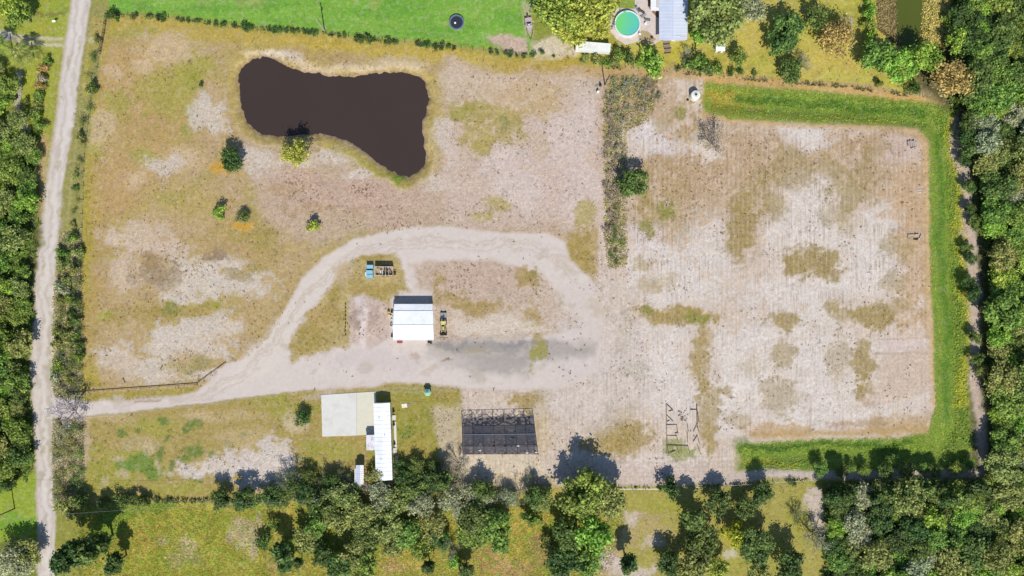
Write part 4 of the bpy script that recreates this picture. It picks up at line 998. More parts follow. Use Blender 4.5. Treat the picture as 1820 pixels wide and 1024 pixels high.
# ================================================================== COLLAPSED TIMBER FRAME
F0 = W(1213,765); t = empty('timber_frame', F0, 'skeleton of a fallen dark timber frame lying in the sandy field', 'timber frame')
segs = [(1184,719,1185,805,'left'),(1185,719,1196,729),(1185,738,1196,749),(1184.5,755,1202,754.5),(1202,754.5,1205,771),(1184.5,774,1202,774.5),(1202,774.5,1206,787),(1185,791,1222,792.5),(1185,775,1188,789),
        (1186,793,1188,806),(1202,792,1207,806),(1221,753,1223,767),(1221,768,1222,785),(1222,792,1226,806),(1238,719,1239,760,'right'),(1238.5,726,1242,750),(1239,753,1232,767),(1239,756,1242,768),(1239,773,1232,785),(1239,774,1243,789),(1239,791,1245,806),(1226,728,1238,728),(1210,748,1214,740),
        (1196,729,1188,731),(1188,806,1200,800),(1185,749,1190,747),(1205,768,1199,770),(1226,765,1228,767)]
for q in segs:
    a=W(q[0],q[1])-F0; b=W(q[2],q[3])-F0; z0=.22+rs.random()*.25; z1=.18+rs.random()*.25
    a.z=z0; b.z=z1; r_=.09 if len(q)>4 else .06
    d=(b-a); d.z=0; nrm=Vector((-d.y,d.x,0)).normalized()*r_
    MB().slab([a-nrm,b-nrm,b+nrm,a+nrm] ,.16).build('beam', darkwood if rs.random()<.7 else wood, t)
for x_,y_ in ((1184,720),(1184.5,755),(1185,791),(1185,805),(1239,720),(1239,753),(1239,791),(1222,792),(1202,774)):
    a=W(x_,y_)-F0; MB().tube((a.x,a.y,-.1),(a.x,a.y,.5),.08,n=5).build('post', darkwood, t)
for k in range(5):
    q=W(1217+rs.uniform(-8,8),735+rs.uniform(-8,10)); e=empty('rubble_heap', q, 'low heap of grey rubble inside the fallen timber frame','rubble','rubble inside the timber frame', rz=rs.uniform(0,3))
    m_=MB()
    for z_ in range(9):
        x_,y2=rs.uniform(-.8,.8),rs.uniform(-.8,.8); a_=rs.uniform(.1,.3); m_.add([(x_-a_,y2-a_*.7,0),(x_+a_,y2-a_,0),(x_+a_*.8,y2+a_,0),(x_-a_,y2+a_*.8,0),(x_,y2,a_*1.2)],[(0,1,4),(1,2,4),(2,3,4),(3,0,4)])
    o=m_.build('rubble', mat("grey_rubble",(150,138,130),.95,var=.25,scale=3), e)

# ================================================================== NORTH SIDE THINGS
# trampoline
t = empty('trampoline', at(812,42), 'round black trampoline alone on the bright green lawn', 'trampoline')
MB().lathe([(1.75,.92),(1.72,.925),(.001,.9)][::1],36).build('mat', mat("black_mat",(46,50,62),.8,var=.1), t)
MB().lathe([(2.18,.9),(2.18,.96),(1.8,.97),(1.8,.93)],36).build('pad', mat("blue_grey_pad",(96,112,136),.7,var=.1), t)
MB().lathe([(2.24,.84),(2.28,.9),(2.24,.94),(2.2,.9)],36).build('frame', galv, t)
for k in range(6): a=k*math.pi/3; MB().tube((2.22*math.cos(a),2.22*math.sin(a),0),(2.22*math.cos(a),2.22*math.sin(a),.86),.04,n=5).build('leg', galv, t)
e = empty('ball', at(809.5,43.5)+Vector((0,0,.93)), 'small white ball resting on the trampoline mat', 'ball'); MB().lathe([(.001,0),(.25,.08),(.33,.33),(.25,.58),(.001,.66)],14).build('surface', mat("white_plastic",(232,232,228),.5), e, smooth=True)
# boat on trailer
t = empty('boat', at(940,46), 'small grey boat with a red outboard on a trailer beside the green lawn', 'boat', rz=R(8)); t.location.z=.0
def loft(secs,n,close=True):
    v=[p for s_ in secs for p in s_]; f=[(j*n+i,j*n+i+1,(j+1)*n+i+1,(j+1)*n+i) for j in range(len(secs)-1) for i in range(n-1)]
    return v,f
secs=[]
for y_,w_,d_ in ((1.9,.95,.5),(1.0,1.05,.5),(-.2,1.02,.5),(-1.2,.8,.55),(-2.0,.42,.7),(-2.5,.05,.9)):
    secs.append([(-w_,y_,1.3),(-w_*.8,y_,1.3-d_*.7),(0,y_,1.3-d_-.25+ (0.5 if y_<-2.2 else 0)),(w_*.8,y_,1.3-d_*.7),(w_,y_,1.3)])
v_,f_=loft(secs,5); f_.append((0,1,2,3,4)); hull=MB().add(v_,f_).build('hull', mat("grey_gelcoat",(196,202,202),.35,var=.05), t)
deck=[(s_[0][0]*.9,s_[0][1]-.0,1.27) for s_ in secs]; MB().add([(-p[0],p[1],1.2) if i<6 else p for i,p in enumerate([(s_[4][0]*-.92,s_[4][1],1.2) for s_ in secs])]+[(s_[0][0]*.92,s_[0][1],1.2) for s_ in secs],[(i,i+1,7+i,6+i) for i in range(5)]).build('deck', mat("pale_pink_deck",(186,170,170),.6,var=.15), t)
MB().box(-.7,.7,.2,.5,1.203,1.5).build('seat', black_rub, t, bevel=.03); MB().box(-.75,.75,-.6,-.4,1.203,1.65).build('windscreen', galv, t); MB().box(-.3,.3,-.35,-.05,1.203,1.6).build('console', mat("white_plastic",(232,232,228),.5), t)
ob=MB().box(-.25,.25,1.95,2.45,.9,1.75).build('outboard', rd, t, bevel=.07); MB().box(-.1,.1,2.1,2.3,.3,.897).build('shaft', black_rub, ob)
e = empty('boat_trailer', at(940,46), 'low trailer carrying the small grey boat', 'trailer', rz=R(8))
for x_ in (-.8,.8):
    MB().box(x_-.05,x_+.05,-2.2,1.8,.4,.5).build('rail', black_rub, e)
    m_=MB().lathe([(.2,-.1),(.34,-.09),(.34,.09),(.2,.1)],14); m_.v=[(x_*1.35+z_,.6+a_,.34+b_) for a_,b_,z_ in m_.v]; m_.build('wheel', black_rub, e)
for sx in (-.8,.8): MB().tube((sx,-2.2,.45),(sx*.02,-4.2,.45),.05,n=5).build('tongue_bar', black_rub, e)
# white container
t = empty('storage_container', at(1052.5,88.5), 'long white storage trailer on the neighbour lawn left of the pool garden', 'container', rz=R(-4.5))
wm = mat("container_white",(232,232,226),.5,var=.05,dirt=((190,186,172),.35))
MB().box(-5.0,5.0,-1.2,1.2,.4,2.6).build('body', wm, t)
MB().box(-5.06,5.06,-1.26,1.26,2.603,2.7).build('roof', wm, t)
for k in range(9):
    MB().box(-4.6+k*1.15,-4.54+k*1.15,-1.24,1.24,2.703,2.74).build('roof_bow', wm, t)
for x_ in (-3.2,3.2):
    m_=MB().lathe([(.2,-1.15),(.45,-1.14),(.45,1.14),(.2,1.15)],12); m_.v=[(x_+a_,z_,.45+b_) for a_,b_,z_ in m_.v]; m_.build('wheel', black_rub, t)
MB().box(-5.12,-5.064,-1.0,1.0,.6,2.4).build('door', wm, t)
# pool
t = empty('swimming_pool', at(1114,45), 'round above ground swimming pool with turquoise green water', 'pool')
pr_ = 3.72; white_p = mat("pool_white",(224,230,228),.4,var=.04)
MB().lathe([(pr_,0),(pr_,1.25),(pr_-.04,1.25),(pr_-.04,0)],48).build('wall', white_p, t)
MB().lathe([(pr_+.12,1.253),(pr_+.12,1.33),(pr_-.2,1.33),(pr_-.2,1.28),(pr_-.2,1.253)],48).build('rim', white_p, t)
m_,n,l,p=new_mat("pool_water_colour"); tcx=n.new("ShaderNodeTexCoord"); gr=n.new("ShaderNodeTexNoise"); gr.inputs["Scale"].default_value=.16; l.new(tcx.outputs["Object"],gr.inputs["Vector"]); sx_=n.new("ShaderNodeSeparateXYZ"); l.new(tcx.outputs["Object"],sx_.inputs[0])
rr=n.new("ShaderNodeMapRange"); rr.inputs["From Min"].default_value=-3; rr.inputs["From Max"].default_value=4; l.new(sx_.outputs[0],rr.inputs["Value"])
mm=n.new("ShaderNodeMath"); mm.operation='ADD'; l.new(rr.outputs[0],mm.inputs[0]); m5=n.new("ShaderNodeMath"); m5.operation='SUBTRACT'; l.new(gr.outputs["Fac"],m5.inputs[0]); m5.inputs[1].default_value=.5; l.new(m5.outputs[0],mm.inputs[1])
cr=n.new("ShaderNodeValToRGB"); cr.color_ramp.elements[0].color=(*lin((112,204,120)),1); cr.color_ramp.elements[1].color=(*lin((88,188,184)),1); l.new(mm.outputs[0],cr.inputs[0]); l.new(cr.outputs[0],p.inputs["Base Color"]); p.inputs["Roughness"].default_value=.08; p.inputs["IOR"].default_value=1.33
MB().lathe([(pr_-.06,.2),(pr_-.06,1.1),(.001,1.1)],48).build('pool_water', m_, t)
ld=MB()
for y_ in (-.3,.3): ld.tube((-pr_-.7,y_,0),(-pr_-.1,y_,1.9),.04,n=5).tube((-pr_-.1,y_,1.9),(-pr_+.5,y_,.8),.04,n=5)
for k in range(3): ld.tube((-pr_-.55+k*.15,-.3,.4+k*.42),(-pr_-.55+k*.15,.3,.4+k*.42),.04,n=5)
ld.build('ladder', black_rub, t)
MB().box(-pr_-1.0,-pr_-.4,-1.5,-.8,0,.9).build('pump', galv, t, bevel=.05)
# patio furniture
def lounger(x,y,rz,lab,m_=grey_metal):
    e=empty('sun_lounger', at(x,y)+Vector((0,0,.1)), lab, 'sun lounger','loungers by the pool', rz=rz)
    MB().box(-.33,.33,-.9,.35,.3,.38).build('seat', m_, e); MB().slab([(-.33,.36,.34),(.33,.36,.34),(.33,.95,.75),(-.33,.95,.75)],.06).build('backrest', m_, e)
    for sx in (-.28,.28):
        for sy in (-.8,.3): MB().tube((sx,sy,0),(sx,sy,.3),.03,n=4).build('leg', black_rub, e)
lounger(1133,18,.6,'grey sun lounger nearest the pool rim at the upper right of the pool'); lounger(1140,21,1.0,'dark grey sun lounger beside the house side path',darkwood); lounger(1143,29,2.2,'pale grey sun lounger right of the pool',galv); lounger(1150,36,1.4,'sun lounger closest to the house wall',grey_metal)
def chair(x,y,rz,lab,m_):
    e=empty('patio_chair', at(x,y)+Vector((0,0,.1)), lab,'chair','chairs round the pool',rz=rz)
    MB().box(-.3,.3,-.3,.3,.4,.47).build('seat', m_, e); MB().box(-.3,.3,.26,.33,.473,.95).build('backrest', m_, e)
    for sx in (-.25,.25):
        for sy in (-.25,.25): MB().tube((sx,sy,0),(sx,sy,.4),.03,n=4).build('leg', black_rub, e)
wp=mat("white_plastic",(232,232,228),.5)
chair(1080,20,.3,'white patio chair left of the pool by the tree',wp); chair(1087,14,2.5,'grey patio chair above the pool left edge',grey_metal); chair(1091,22,1.2,'small dark patio chair above the pool ladder',darkwood); chair(1083,27,2.0,'white patio chair lowest of the group left of the pool',wp)
chair(1147,44,.5,'white patio chair right of the pool',wp); chair(1137,62,.9,'white patio chair below the pool right edge',wp)
e=empty('planter_tub', at(1158,68)+Vector((0,0,.1)),'round dark pot on the patio near the house corner','planter'); MB().lathe([(.25,0),(.38,.5),(.33,.5),(.25,.4),(.001,.4)],14).build('pot', black_rub, e); MB().lathe([(.31,.41),(.001,.45)],10).build('soil', darkwood, e)
# house
HO=W(1196,20); t=empty('house', HO, 'pale metal roofed house at the top edge right of the pool','house')
rm=mat("pale_blue_roof",(206,212,226),.5,var=.05,scale=.4,dirt=((176,184,204),.5)); hw=mat("house_wall",(196,190,180),.8,var=.06)
def Lh(x,y,z): q=W(x,y,z); return (q.x-HO.x,q.y-HO.y,z)
xl,xr,yt,yb=Lh(1174,0,0)[0],Lh(1220,0,0)[0],Lh(0,-90,0)[1],Lh(0,76,0)[1]
MB().box(xl+.6,xr-.4,yb+.5,yt,0,3.0).build('wall', hw, t)
xe=Lh(1160,0,0)[0]; ye=Lh(0,24,0)[1]; MB().box(xe+.5,xl+.597,ye+.5,yt,0,3.0).build('wing_wall', hw, t)
roof_with_ribs(t,'roof_slope',Lh(1171.5,-95,3.0),Lh(1171.5,71,3.0),Lh(1196,71,4.2),Lh(1196,-95,4.2),rm,step=1.0,label='west slope of the house roof')
roof_with_ribs(t,'roof_slope',Lh(1221,71,3.0),Lh(1221,-95,3.0),Lh(1196.2,-95,4.2),Lh(1196.2,71,4.2),rm,step=1.0,label='east slope of the house roof')
roof_with_ribs(t,'porch_roof',Lh(1156.5,-95,2.6),Lh(1156.5,19,2.6),Lh(1171.2,19,2.95),Lh(1171.2,-95,2.95),mat("pale_cream_roof",(232,232,232),.5,var=.04),step=1.0,label='paler side roof above the patio')
MB().add([(xl+.6,yb+.5,3.003),(xr-.4,yb+.5,3.003),((xl+xr)/2,yb+.5,4.0),(xl+.6,yb+.6,3.003),(xr-.4,yb+.6,3.003),((xl+xr)/2,yb+.6,4.0)],[(0,1,2),(5,4,3),(0,2,5,3),(1,4,5,2)]).build('gable', hw, t)
for y_ in (-5,0): f=MB().box(xl+.55,xl+.597,y_-.6,y_+.6,1.0,2.2).build('window', rib_metal, t); MB().box(xl+.53,xl+.547,y_-.5,y_+.5,1.1,2.1).build('pane', dark_void, f)
d_=MB().box(-.5,.5,yb+.44,yb+.497,0,2.1).build('door', wall_white, t); MB().box(.3,.38,yb+.38,yb+.437,1,1.1).build('handle', black_rub, d_)
# boardwalk below the house
t=empty('boardwalk', at(1186,84),'weathered plank boardwalk below the house roof corner','boardwalk',rz=.12)
for k in range(9): MB().box(-.9+rs.uniform(-.25,.1),.9+rs.uniform(-.1,.25),-1.9+k*.45,-1.52+k*.45,.15,.2+rs.uniform(0,.04)).build('plank', wood if k%3 else darkwood, t)
for x_ in (-.7,.6): MB().box(x_,x_+.1,-1.9,2.1,.02,.147).build('joist', darkwood, t)
# little white shed on yellow lawn
t=empty('garden_shed', at(1277,88),'small white topped shed alone on the yellow lawn','shed'); MB().box(-1.15,1.15,-.95,.95,0,1.8).build('wall', wall_white, t)
MB().slab([(-1.35,-1.15,1.9),(1.35,-1.15,1.9),(1.35,0,2.2),(-1.35,0,2.2)],.06).build('roof_slope', white_metal, t); MB().slab([(-1.35,.003,2.2),(1.35,.003,2.2),(1.35,1.15,1.95),(-1.35,1.15,1.95)],.06).build('roof_slope', white_metal, t)
MB().box(-.4,.4,-1.0,-.953,.1,1.6).build('door', grey_metal, t)
# water tank
t=empty('water_tank', at(1233.5,172),'round white water tank with a dark centre hatch at the field corner','water tank')
tw=mat("tank_white",(232,232,222),.5,var=.04,dirt=((196,190,170),.4)); MB().lathe([(1.36,0),(1.36,1.9),(1.28,2.0)],32).build('wall', tw, t)
MB().lathe([(1.28,2.003),(1.1,2.06),(.45,2.2),(.42,2.2)],32).build('roof', tw, t); MB().lathe([(.66,2.16),(.66,2.22),(.6,2.22)],20).build('ring', grey_metal, t); MB().lathe([(.34,2.2),(.34,2.34),(.3,2.36)],14).build('hatch', black_rub, t)
e=empty('valve_box', at(1222,178),'tiny dark valve box left of the white water tank','box'); MB().box(-.3,.3,-.25,.25,0,.3).build('body', darkwood, e); MB().box(-.33,.33,-.28,.28,.303,.34).build('lid', black_rub, e)
# well head near the pole
t=empty('well_tank', at(1062.5,164),'small white pressure tank in weeds left of the dry brush','tank'); MB().lathe([(.3,0),(.4,.1),(.42,.8),(.3,1.1),(.001,1.2)],16).build('body', wp, t); MB().tube((0,.3,.3),(-.2,1.5,.3),.06,n=6).build('pipe', black_rub, t)
t=empty('well_pump', at(1067,152),'small dark pump stand above the white pressure tank','pump'); MB().box(-.35,.35,-.3,.3,0,.5).build('base', darkwood, t); MB().lathe([(.2,.503),(.2,1.2),(.1,1.3)],12).build('motor', black_rub, t); MB().tube((-.2,0,.6),(-1.6,-.3,.35),.06,n=6).build('pipe', black_rub, t)
# log heaps
def logs(x,y,spec,lab):
    e=empty('log_pile', at(x,y),lab,'log pile')
    for a,b,c_,d,r_ in spec: MB().tube((a,b,r_),(c_,d,r_*1.3),r_,r_*.85,n=8).build('log', mat("bleached_log",(186,172,162),.9,var=.2,scale=3), e)
    MB().slab([(-.4,-1.2,.02),(1.0,-1.3,.02),(1.3,-.5,.03),(-.3,-.7,.03)],.015).build('shadow_patch', bk, e)  # flat dark sheet standing in for the shadowed hollow below the logs
logs(1620,257,((-1.1,.9,-.9,-.5,.28),(-.5,1.1,-.3,-.7,.3),(.1,1.0,.3,-.6,.25),(.6,1.1,.8,-.5,.3),(1.2,.8,1.1,-.2,.2)),'short heap of pale broken logs in the upper right field corner')
logs(1625,419,((-1.8,.2,-.2,.25,.2),(0,.25,1.3,.4,.22),(-1.9,-.7,-1.8,.4,.18),(1.5,-.8,1.9,.3,.2)),'loose pale logs at the right field edge halfway down')
e=empty('fallen_branch', at(1638,341),'thin pale fallen branch on the right field edge','branch'); MB().tube((-1.2,-.1,.1),(1.5,.2,.12),.1,.05,n=6).build('stem', mat("bleached_log",(186,172,162)), e); MB().tube((-1.0,.6,.1),(1.3,.7,.1),.09,.05,n=6).build('side_stem', mat("bleached_log",(186,172,162)), e)
# mailbox / post in the west field
e=empty('marker_post', at(223,681),'pale leaning marker post in the dry grass above the dark rail fence','post'); MB().tube((0,0,0),(-.35,-.3,1.7),.14,.16,n=8).build('shaft', mat("bleached_board",(232,220,204)), e); MB().box(-.6,-.1,-.42,-.18,1.71,1.95).build('cap', mat("salmon_board",(226,196,170),.8), e)
e=empty('road_sign', at(101,41),'small white sign beside the road at the upper left lawn','sign'); MB().tube((0,0,0),(0,0,1.3),.05,n=6).build('post', galv, e); MB().slab([(-.5,-.25,1.2),(.5,-.15,1.3),(.5,.2,1.6),(-.5,.1,1.5)],.04).build('sign_board', wp, e)
e=empty('road_sign', at(203,889),'thin dark sign post at the south fence of the left lawn','sign'); MB().tube((0,0,0),(0,0,2.1),.06,n=6).build('post', black_rub, e); MB().box(-.3,.3,-.04,.04,2.103,2.5).build('sign_board', black_rub, e)

# ================================================================== FENCES AND POLES
def fence(name, pts, step, ph, r_, lab, wires=3, m_=darkwood, wm_=grey_metal, board=False):
    p0=W(*pts[0]); e=empty(name,p0,lab,'fence'); acc=[]
    for (a,b) in zip(pts[:-1],pts[1:]):
        A=W(*a);B=W(*b); n_=max(1,int((B-A).length/step))
        for k in range(n_): acc.append(A.lerp(B,k/n_))
    acc.append(W(*pts[-1]))
    me=None
    for q in acc:
        z=float(ground_z(q.x,q.y))
        o=bpy.data.objects.new('post',me) if me else None
        if me is None:
            o=MB().tube((0,0,-.2),(0,0,ph),r_,r_*.9,n=6).build('post',m_,e); me=o.data
        else: C.objects.link(o); o.parent=e
        o.location=(q.x-p0.x,q.y-p0.y,z)
    for w_ in range(wires):
        zz=ph*(.95-.3*w_); mb=MB()
        for a,b in zip(acc[:-1],acc[1:]):
            za=float(ground_z(a.x,a.y)); zb=float(ground_z(b.x,b.y))
            A=Vector((a.x-p0.x,a.y-p0.y,za+zz)); B=Vector((b.x-p0.x,b.y-p0.y,zb+zz))
            if board:
                d=(B-A).normalized(); s_=Vector((-d.y,d.x,0))*(r_+.03)
                mb=MB(); dd_=Vector((-d.y,d.x,0))*.02
                mb.add([A+s_-dd_-Vector((0,0,.07)),B+s_-dd_-Vector((0,0,.07)),B+s_+dd_-Vector((0,0,.07)),A+s_+dd_-Vector((0,0,.07)),A+s_-dd_+Vector((0,0,.07)),B+s_-dd_+Vector((0,0,.07)),B+s_+dd_+Vector((0,0,.07)),A+s_+dd_+Vector((0,0,.07))],[(0,3,2,1),(4,5,6,7),(0,1,5,4),(1,2,6,5),(2,3,7,6),(3,0,4,7)]).build('rail',m_,e)
            else: mb.tube(A,B,.012,n=3,cap=False)
        if not board: mb.build('wire',wm_,e)
    return e
fence('wire_fence',[(192,26),(300,31),(450,50),(560,58),(700,74),(860,90),(944,101)],3.0,1.3,.09,'wire fence with wooden posts along the bright green lawn')
fence('wire_fence',[(1066,116),(1180,127),(1330,141),(1480,152),(1640,172)],3.4,1.3,.09,'wire fence along the top of the tilled field below the yellow lawn')
fence('board_fence',[(191,27),(186,60),(180,92)],2.4,1.5,.12,'dark board fence stub at the top left corner of the dry field',board=True)
fence('wire_fence',[(179,96),(160,190),(151,280),(146,430),(140,600),(137,690)],3.6,1.3,.09,'long wire fence between the roadside verge and the dry field')
fence('rail_fence',[(131,699),(152,697),(250,690),(350,683),(376,664),(402,645)],2.6,.5,.06,'dark rail fence running along the driveway to the loop',board=True,m_=darkwood,wires=2)
fence('wire_fence',[(150,893),(300,889),(420,888),(500,886),(560,884)],3.4,1.3,.09,'wire fence behind the dark shrubs below the lower left lawn')
fence('wire_fence',[(1100,868),(1170,868),(1250,864),(1350,858),(1445,852)],3.2,1.4,.1,'wire fence between the sandy field and the lower lawn')
fence('wire_fence',[(43,108),(41,140),(39,180)],3.2,1.2,.08,'short wire fence on the far left lawn beside the shaded drive')
e=empty('farm_gate', W(131,702),'pale green pipe gate at the end of the dark rail fence','gate'); pg=mat("pale_green_paint",(176,214,190),.5)
for k in range(5): MB().tube((0,0,.25+k*.25),(3.6,-.2,.25+k*.25),.035,n=5).build('bar', pg, e)
for x_,y_ in ((0,0),(1.8,-.1),(3.6,-.2)): MB().tube((x_,y_,.1),(x_,y_,1.35),.045,n=5).build('upright', pg, e)
for x_,y_,lab in ((152,691,'black gate post at the right end of the pale green gate'),(131,696,'black gate post at the left end of the pale green gate')):
    e=empty('gate_post',W(x_,y_),lab,'post'); MB().tube((0,0,0),(0,0,1.6),.13,n=8).build('shaft', bk, e); MB().lathe([(.17,1.603),(.1,1.7)],8).build('cap', bk, e)
POLES=[]
palebark=mat('grey_bark_pale',(176,168,158),.9,var=.1,scale=4)
def pole(x,y,h,lab,m_=darkwood,arm=True,rz=0):
    e=empty('utility_pole',W(x,y),lab,'utility pole','utility poles',rz=rz)
    MB().tube((0,0,-.3),(0,0,h),.19,.13,n=10).build('pole', m_, e)
    if arm:
        a=MB().box(-1.1,1.1,-.06,.06,h-.7,h-.58).build('crossarm', m_, e)
        for k in (-1,0,1): MB().lathe([(.06,h-.577),(.08,h-.5),(.04,h-.42)],8,(k*1.0,0)).build('insulator', galv, a)
    MB().tube((.25,0,h-2.2),(.25,0,h-1.4),.18,n=10).build('transformer', grey_metal, e)
    POLES.append(Vector((W(x,y).x,W(x,y).y,h-.45)))
pole(577,55,9.0,'pale utility pole at the fence of the bright green lawn',palebark,arm=False)
pole(1075,151,9.6,'dark utility pole beside the top end of the dry brush row',arm=False)
pole(26,904,10,'dark utility pole on the green lawn at the far lower left',arm=True,rz=1.4)
pole(572,877,7.5,'pale utility pole among the dark trees left of the white shed',galv,arm=False)
pole(1238,99,6,'grey utility pole half hidden by the shrubs right of the boardwalk',wood,arm=False)
def cable(a,b,sag,lab):
    a=Vector(a);b=Vector(b); mb=MB(); prev=a; mid=(a+b)/2
    for k in range(1,17):
        f=k/16; q=a.lerp(b,f); q.z-=4*sag*f*(1-f); mb.tube(prev,q,.02,n=4,cap=False); prev=q
    o=mb.build('power_line', galv); tag(o,lab,'power line')
cable(POLES[1],POLES[4],.8,'thin power line from the brush pole to the pole by the boardwalk')
cable(POLES[3],POLES[2],1.6,'thin power line between the two lower left utility poles')
cable(POLES[3],W(683,830)+Vector((0,0,3.6)),.5,'thin service line from the pale pole to the mobile home roof')

# ================================================================== PLANTS
def leaves(centers, normals, size, rg, aspect=.62):
    """one bent-free quad per leaf clump"""
    N=len(centers); nrm=normals/np.linalg.norm(normals,axis=1,keepdims=True)
    r=rg.normal(size=(N,3)); u=np.cross(nrm,r); u/=np.linalg.norm(u,axis=1,keepdims=True)+1e-9; v=np.cross(nrm,u)
    s=size[:,None]*.5
    a=centers-u*s; b=centers+v*s*aspect; c=centers+u*s; d=centers-v*s*aspect
    return np.stack([a,b,c,d],1).reshape(-1,3)
def crown_mesh(name,nl,rad,zc,zr,nleaf,leaf,seed,lobe=.42,flat=1.0,droop=0,taper=0):
    rg=np.random.default_rng(seed); L_=[]
    for k in range(nl):
        while True:
            q=rg.uniform(-1,1,3)
            if np.linalg.norm(q)<1: break
        q=q/max(np.linalg.norm(q),.01)*(.25+.75*np.linalg.norm(q))**.6*.78 if k>2 else q*.3
        h=(q[2]+1)/2; tp=1-taper*h
        L_.append((np.array([q[0]*rad*tp,q[1]*rad*tp,zc+q[2]*zr]),rad*lobe*rg.uniform(.55,1.15)*(1-taper*.6*h)))
    wts=np.array([r**2 for _,r in L_]); wts/=wts.sum(); pick=rg.choice(nl,nleaf,p=wts)
    cen=np.array([L_[k][0] for k in pick]); rr=np.array([L_[k][1] for k in pick])
    d=rg.normal(size=(nleaf,3)); d/=np.linalg.norm(d,axis=1,keepdims=True); d[:,2]=np.where(rg.random(nleaf)<.55,np.abs(d[:,2]),d[:,2])
    rad_=rr*(rg.random(nleaf)**.33)*(1+.24*rg.normal(size=nleaf))
    p_=cen+d*rad_[:,None]*np.array([1,1,flat]); 
    nn=d*.9+rg.normal(size=(nleaf,3))*.55+np.array([0,0,.35])
    v=leaves(p_,nn,leaf*rg.uniform(.55,1.35,nleaf),rg)
    me=np_mesh(name,v,np.arange(nleaf*4).reshape(-1,4))
    a=me.attributes.new("leaf",'FLOAT','FACE'); a.data.foreach_set("value",rg.random(nleaf).astype(np.float32))
    return me,L_
bark=mat("grey_bark",(120,106,92),.9,var=.2,scale=4); palebark=mat("pale_bark",(168,156,146),.9,var=.2,scale=4)
def trunk_mesh(L_,zb,r0,n_l=7,base=0.0,multi=False,rs_=None):
    rs_=rs_ or random.Random(1); m_=MB(); top=Vector((rs_.uniform(-.2,.2),rs_.uniform(-.2,.2),zb))
    mid=Vector((rs_.uniform(-.15,.15),rs_.uniform(-.15,.15),zb*.5))
    m_.tube((0,0,-.3),mid,r0,r0*.8,n=7,cap=False); m_.tube(mid,top,r0*.8,r0*.6,n=7,cap=False)
    for c_,r_ in L_[:n_l*3:1][:n_l*2]:
        q=Vector(c_); k=top.lerp(q,.5)+Vector((0,0,-.2)); m_.tube(top,k,r0*.42,r0*.25,n=5,cap=False); m_.tube(k,q,r0*.25,r0*.06,n=4,cap=False)
    o=m_.build('trunk',bark); me=o.data; bpy.data.objects.remove(o); return me
def branchy(rs_,h,spread,n0,r0,depth=3):
    m_=MB(); tips=[]
    def grow(p,d,l_,r_,dep):
        q=p+d*l_; m_.tube(p,q,r_,r_*.6,n=4 if dep<depth else 3,cap=False); tips.append(q)
        if dep==0: return
        for k in range(rs_.choice((2,3,3))):
            nd=(d+Vector((rs_.uniform(-.7,.7),rs_.uniform(-.7,.7),rs_.uniform(-.25,.45)))).normalized(); grow(q if k else p.lerp(q,.8),nd,l_*rs_.uniform(.6,.85),r_*.6,dep-1)
    for k in range(n0):
        a=2*math.pi*k/n0+rs_.uniform(-.4,.4); d=Vector((math.cos(a)*spread,math.sin(a)*spread,1)).normalized(); grow(Vector((0,0,.1)),d,h*.33*rs_.uniform(.8,1.2),r0,depth)
    return m_,tips
PROTO={}
def proto(key,nl,rad,zc,zr,nleaf,leaf,seed,zb,r0,**kw):
    me,L_=crown_mesh('crown_'+key,nl,rad,zc,zr,nleaf,leaf,seed,**kw); PROTO[key]=dict(crown=me,trunk=trunk_mesh(L_,zb,r0,rs_=random.Random(seed)),rad=rad,zc=zc)
# big, medium, small broadleaf; conifer-like; shrubs; each in several shapes
for i in range(5): proto('big%d'%i,30,5.2,8.4,3.6,4600,.80,20+i,4.6,.34,lobe=.36)
for i in range(3): proto('airy%d'%i,30,5.0,7.8,3.4,2300,.66,40+i,4.2,.28,lobe=.38)
for i in range(4): proto('mid%d'%i,20,3.2,5.0,2.5,2100,.56,60+i,2.4,.2,lobe=.40)
for i in range(3): proto('pine%d'%i,24,2.6,7.5,4.6,2300,.56,80+i,5.0,.22,lobe=.42,taper=.55)
for i in range(4): proto('shrub%d'%i,11,1.6,1.25,1.0,800,.36,100+i,.5,.09,lobe=.5)
for i in range(4): proto('brush%d'%i,12,1.9,1.0,.8,330,.27,120+i,.4,.08,lobe=.55)
for i in range(3): proto('low%d'%i,8,.9,.55,.45,420,.22,140+i,.2,.05,lobe=.55)
for i in range(4):
    rs2=random.Random(200+i); m_,tips=branchy(rs2,5.2,.62,6,.13,3); o=m_.build('t',palebark); tm=o.data; bpy.data.objects.remove(o)
    rg=np.random.default_rng(i); tp=np.array([tuple(q) for q in tips]); k=rg.choice(len(tp),1500); pos=tp[k]+rg.normal(size=(1500,3))*.32
    me=np_mesh('crown_bare%d'%i,leaves(pos,rg.normal(size=(1500,3)),.22*rg.uniform(.5,1.3,1500),rg),np.arange(6000).reshape(-1,4)); a=me.attributes.new("leaf",'FLOAT','FACE'); a.data.foreach_set("value",rg.random(1500).astype(np.float32))
    PROTO['bare%d'%i]=dict(crown=me,trunk=tm,rad=float(np.abs(tp[:,:2]).max())*.85,zc=3.4)
for i in range(3):
    rs2=random.Random(300+i); m_,tips=branchy(rs2,2.2,1.0,10,.08,2); o=m_.build('t',palebark); tm=o.data; bpy.data.objects.remove(o)
    rg=np.random.default_rng(50+i); tp=np.array([tuple(q) for q in tips]); k=rg.choice(len(tp),420); pos=tp[k]+rg.normal(size=(420,3))*.25; pos[:,2]=np.abs(pos[:,2])
    me=np_mesh('crown_twig%d'%i,leaves(pos,rg.normal(size=(420,3)),.2*rg.uniform(.5,1.3,420),rg),np.arange(1680).reshape(-1,4)); a=me.attributes.new("leaf",'FLOAT','FACE'); a.data.foreach_set("value",rg.random(420).astype(np.float32))
    PROTO['twig%d'%i]=dict(crown=me,trunk=tm,rad=1.7,zc=1.2)
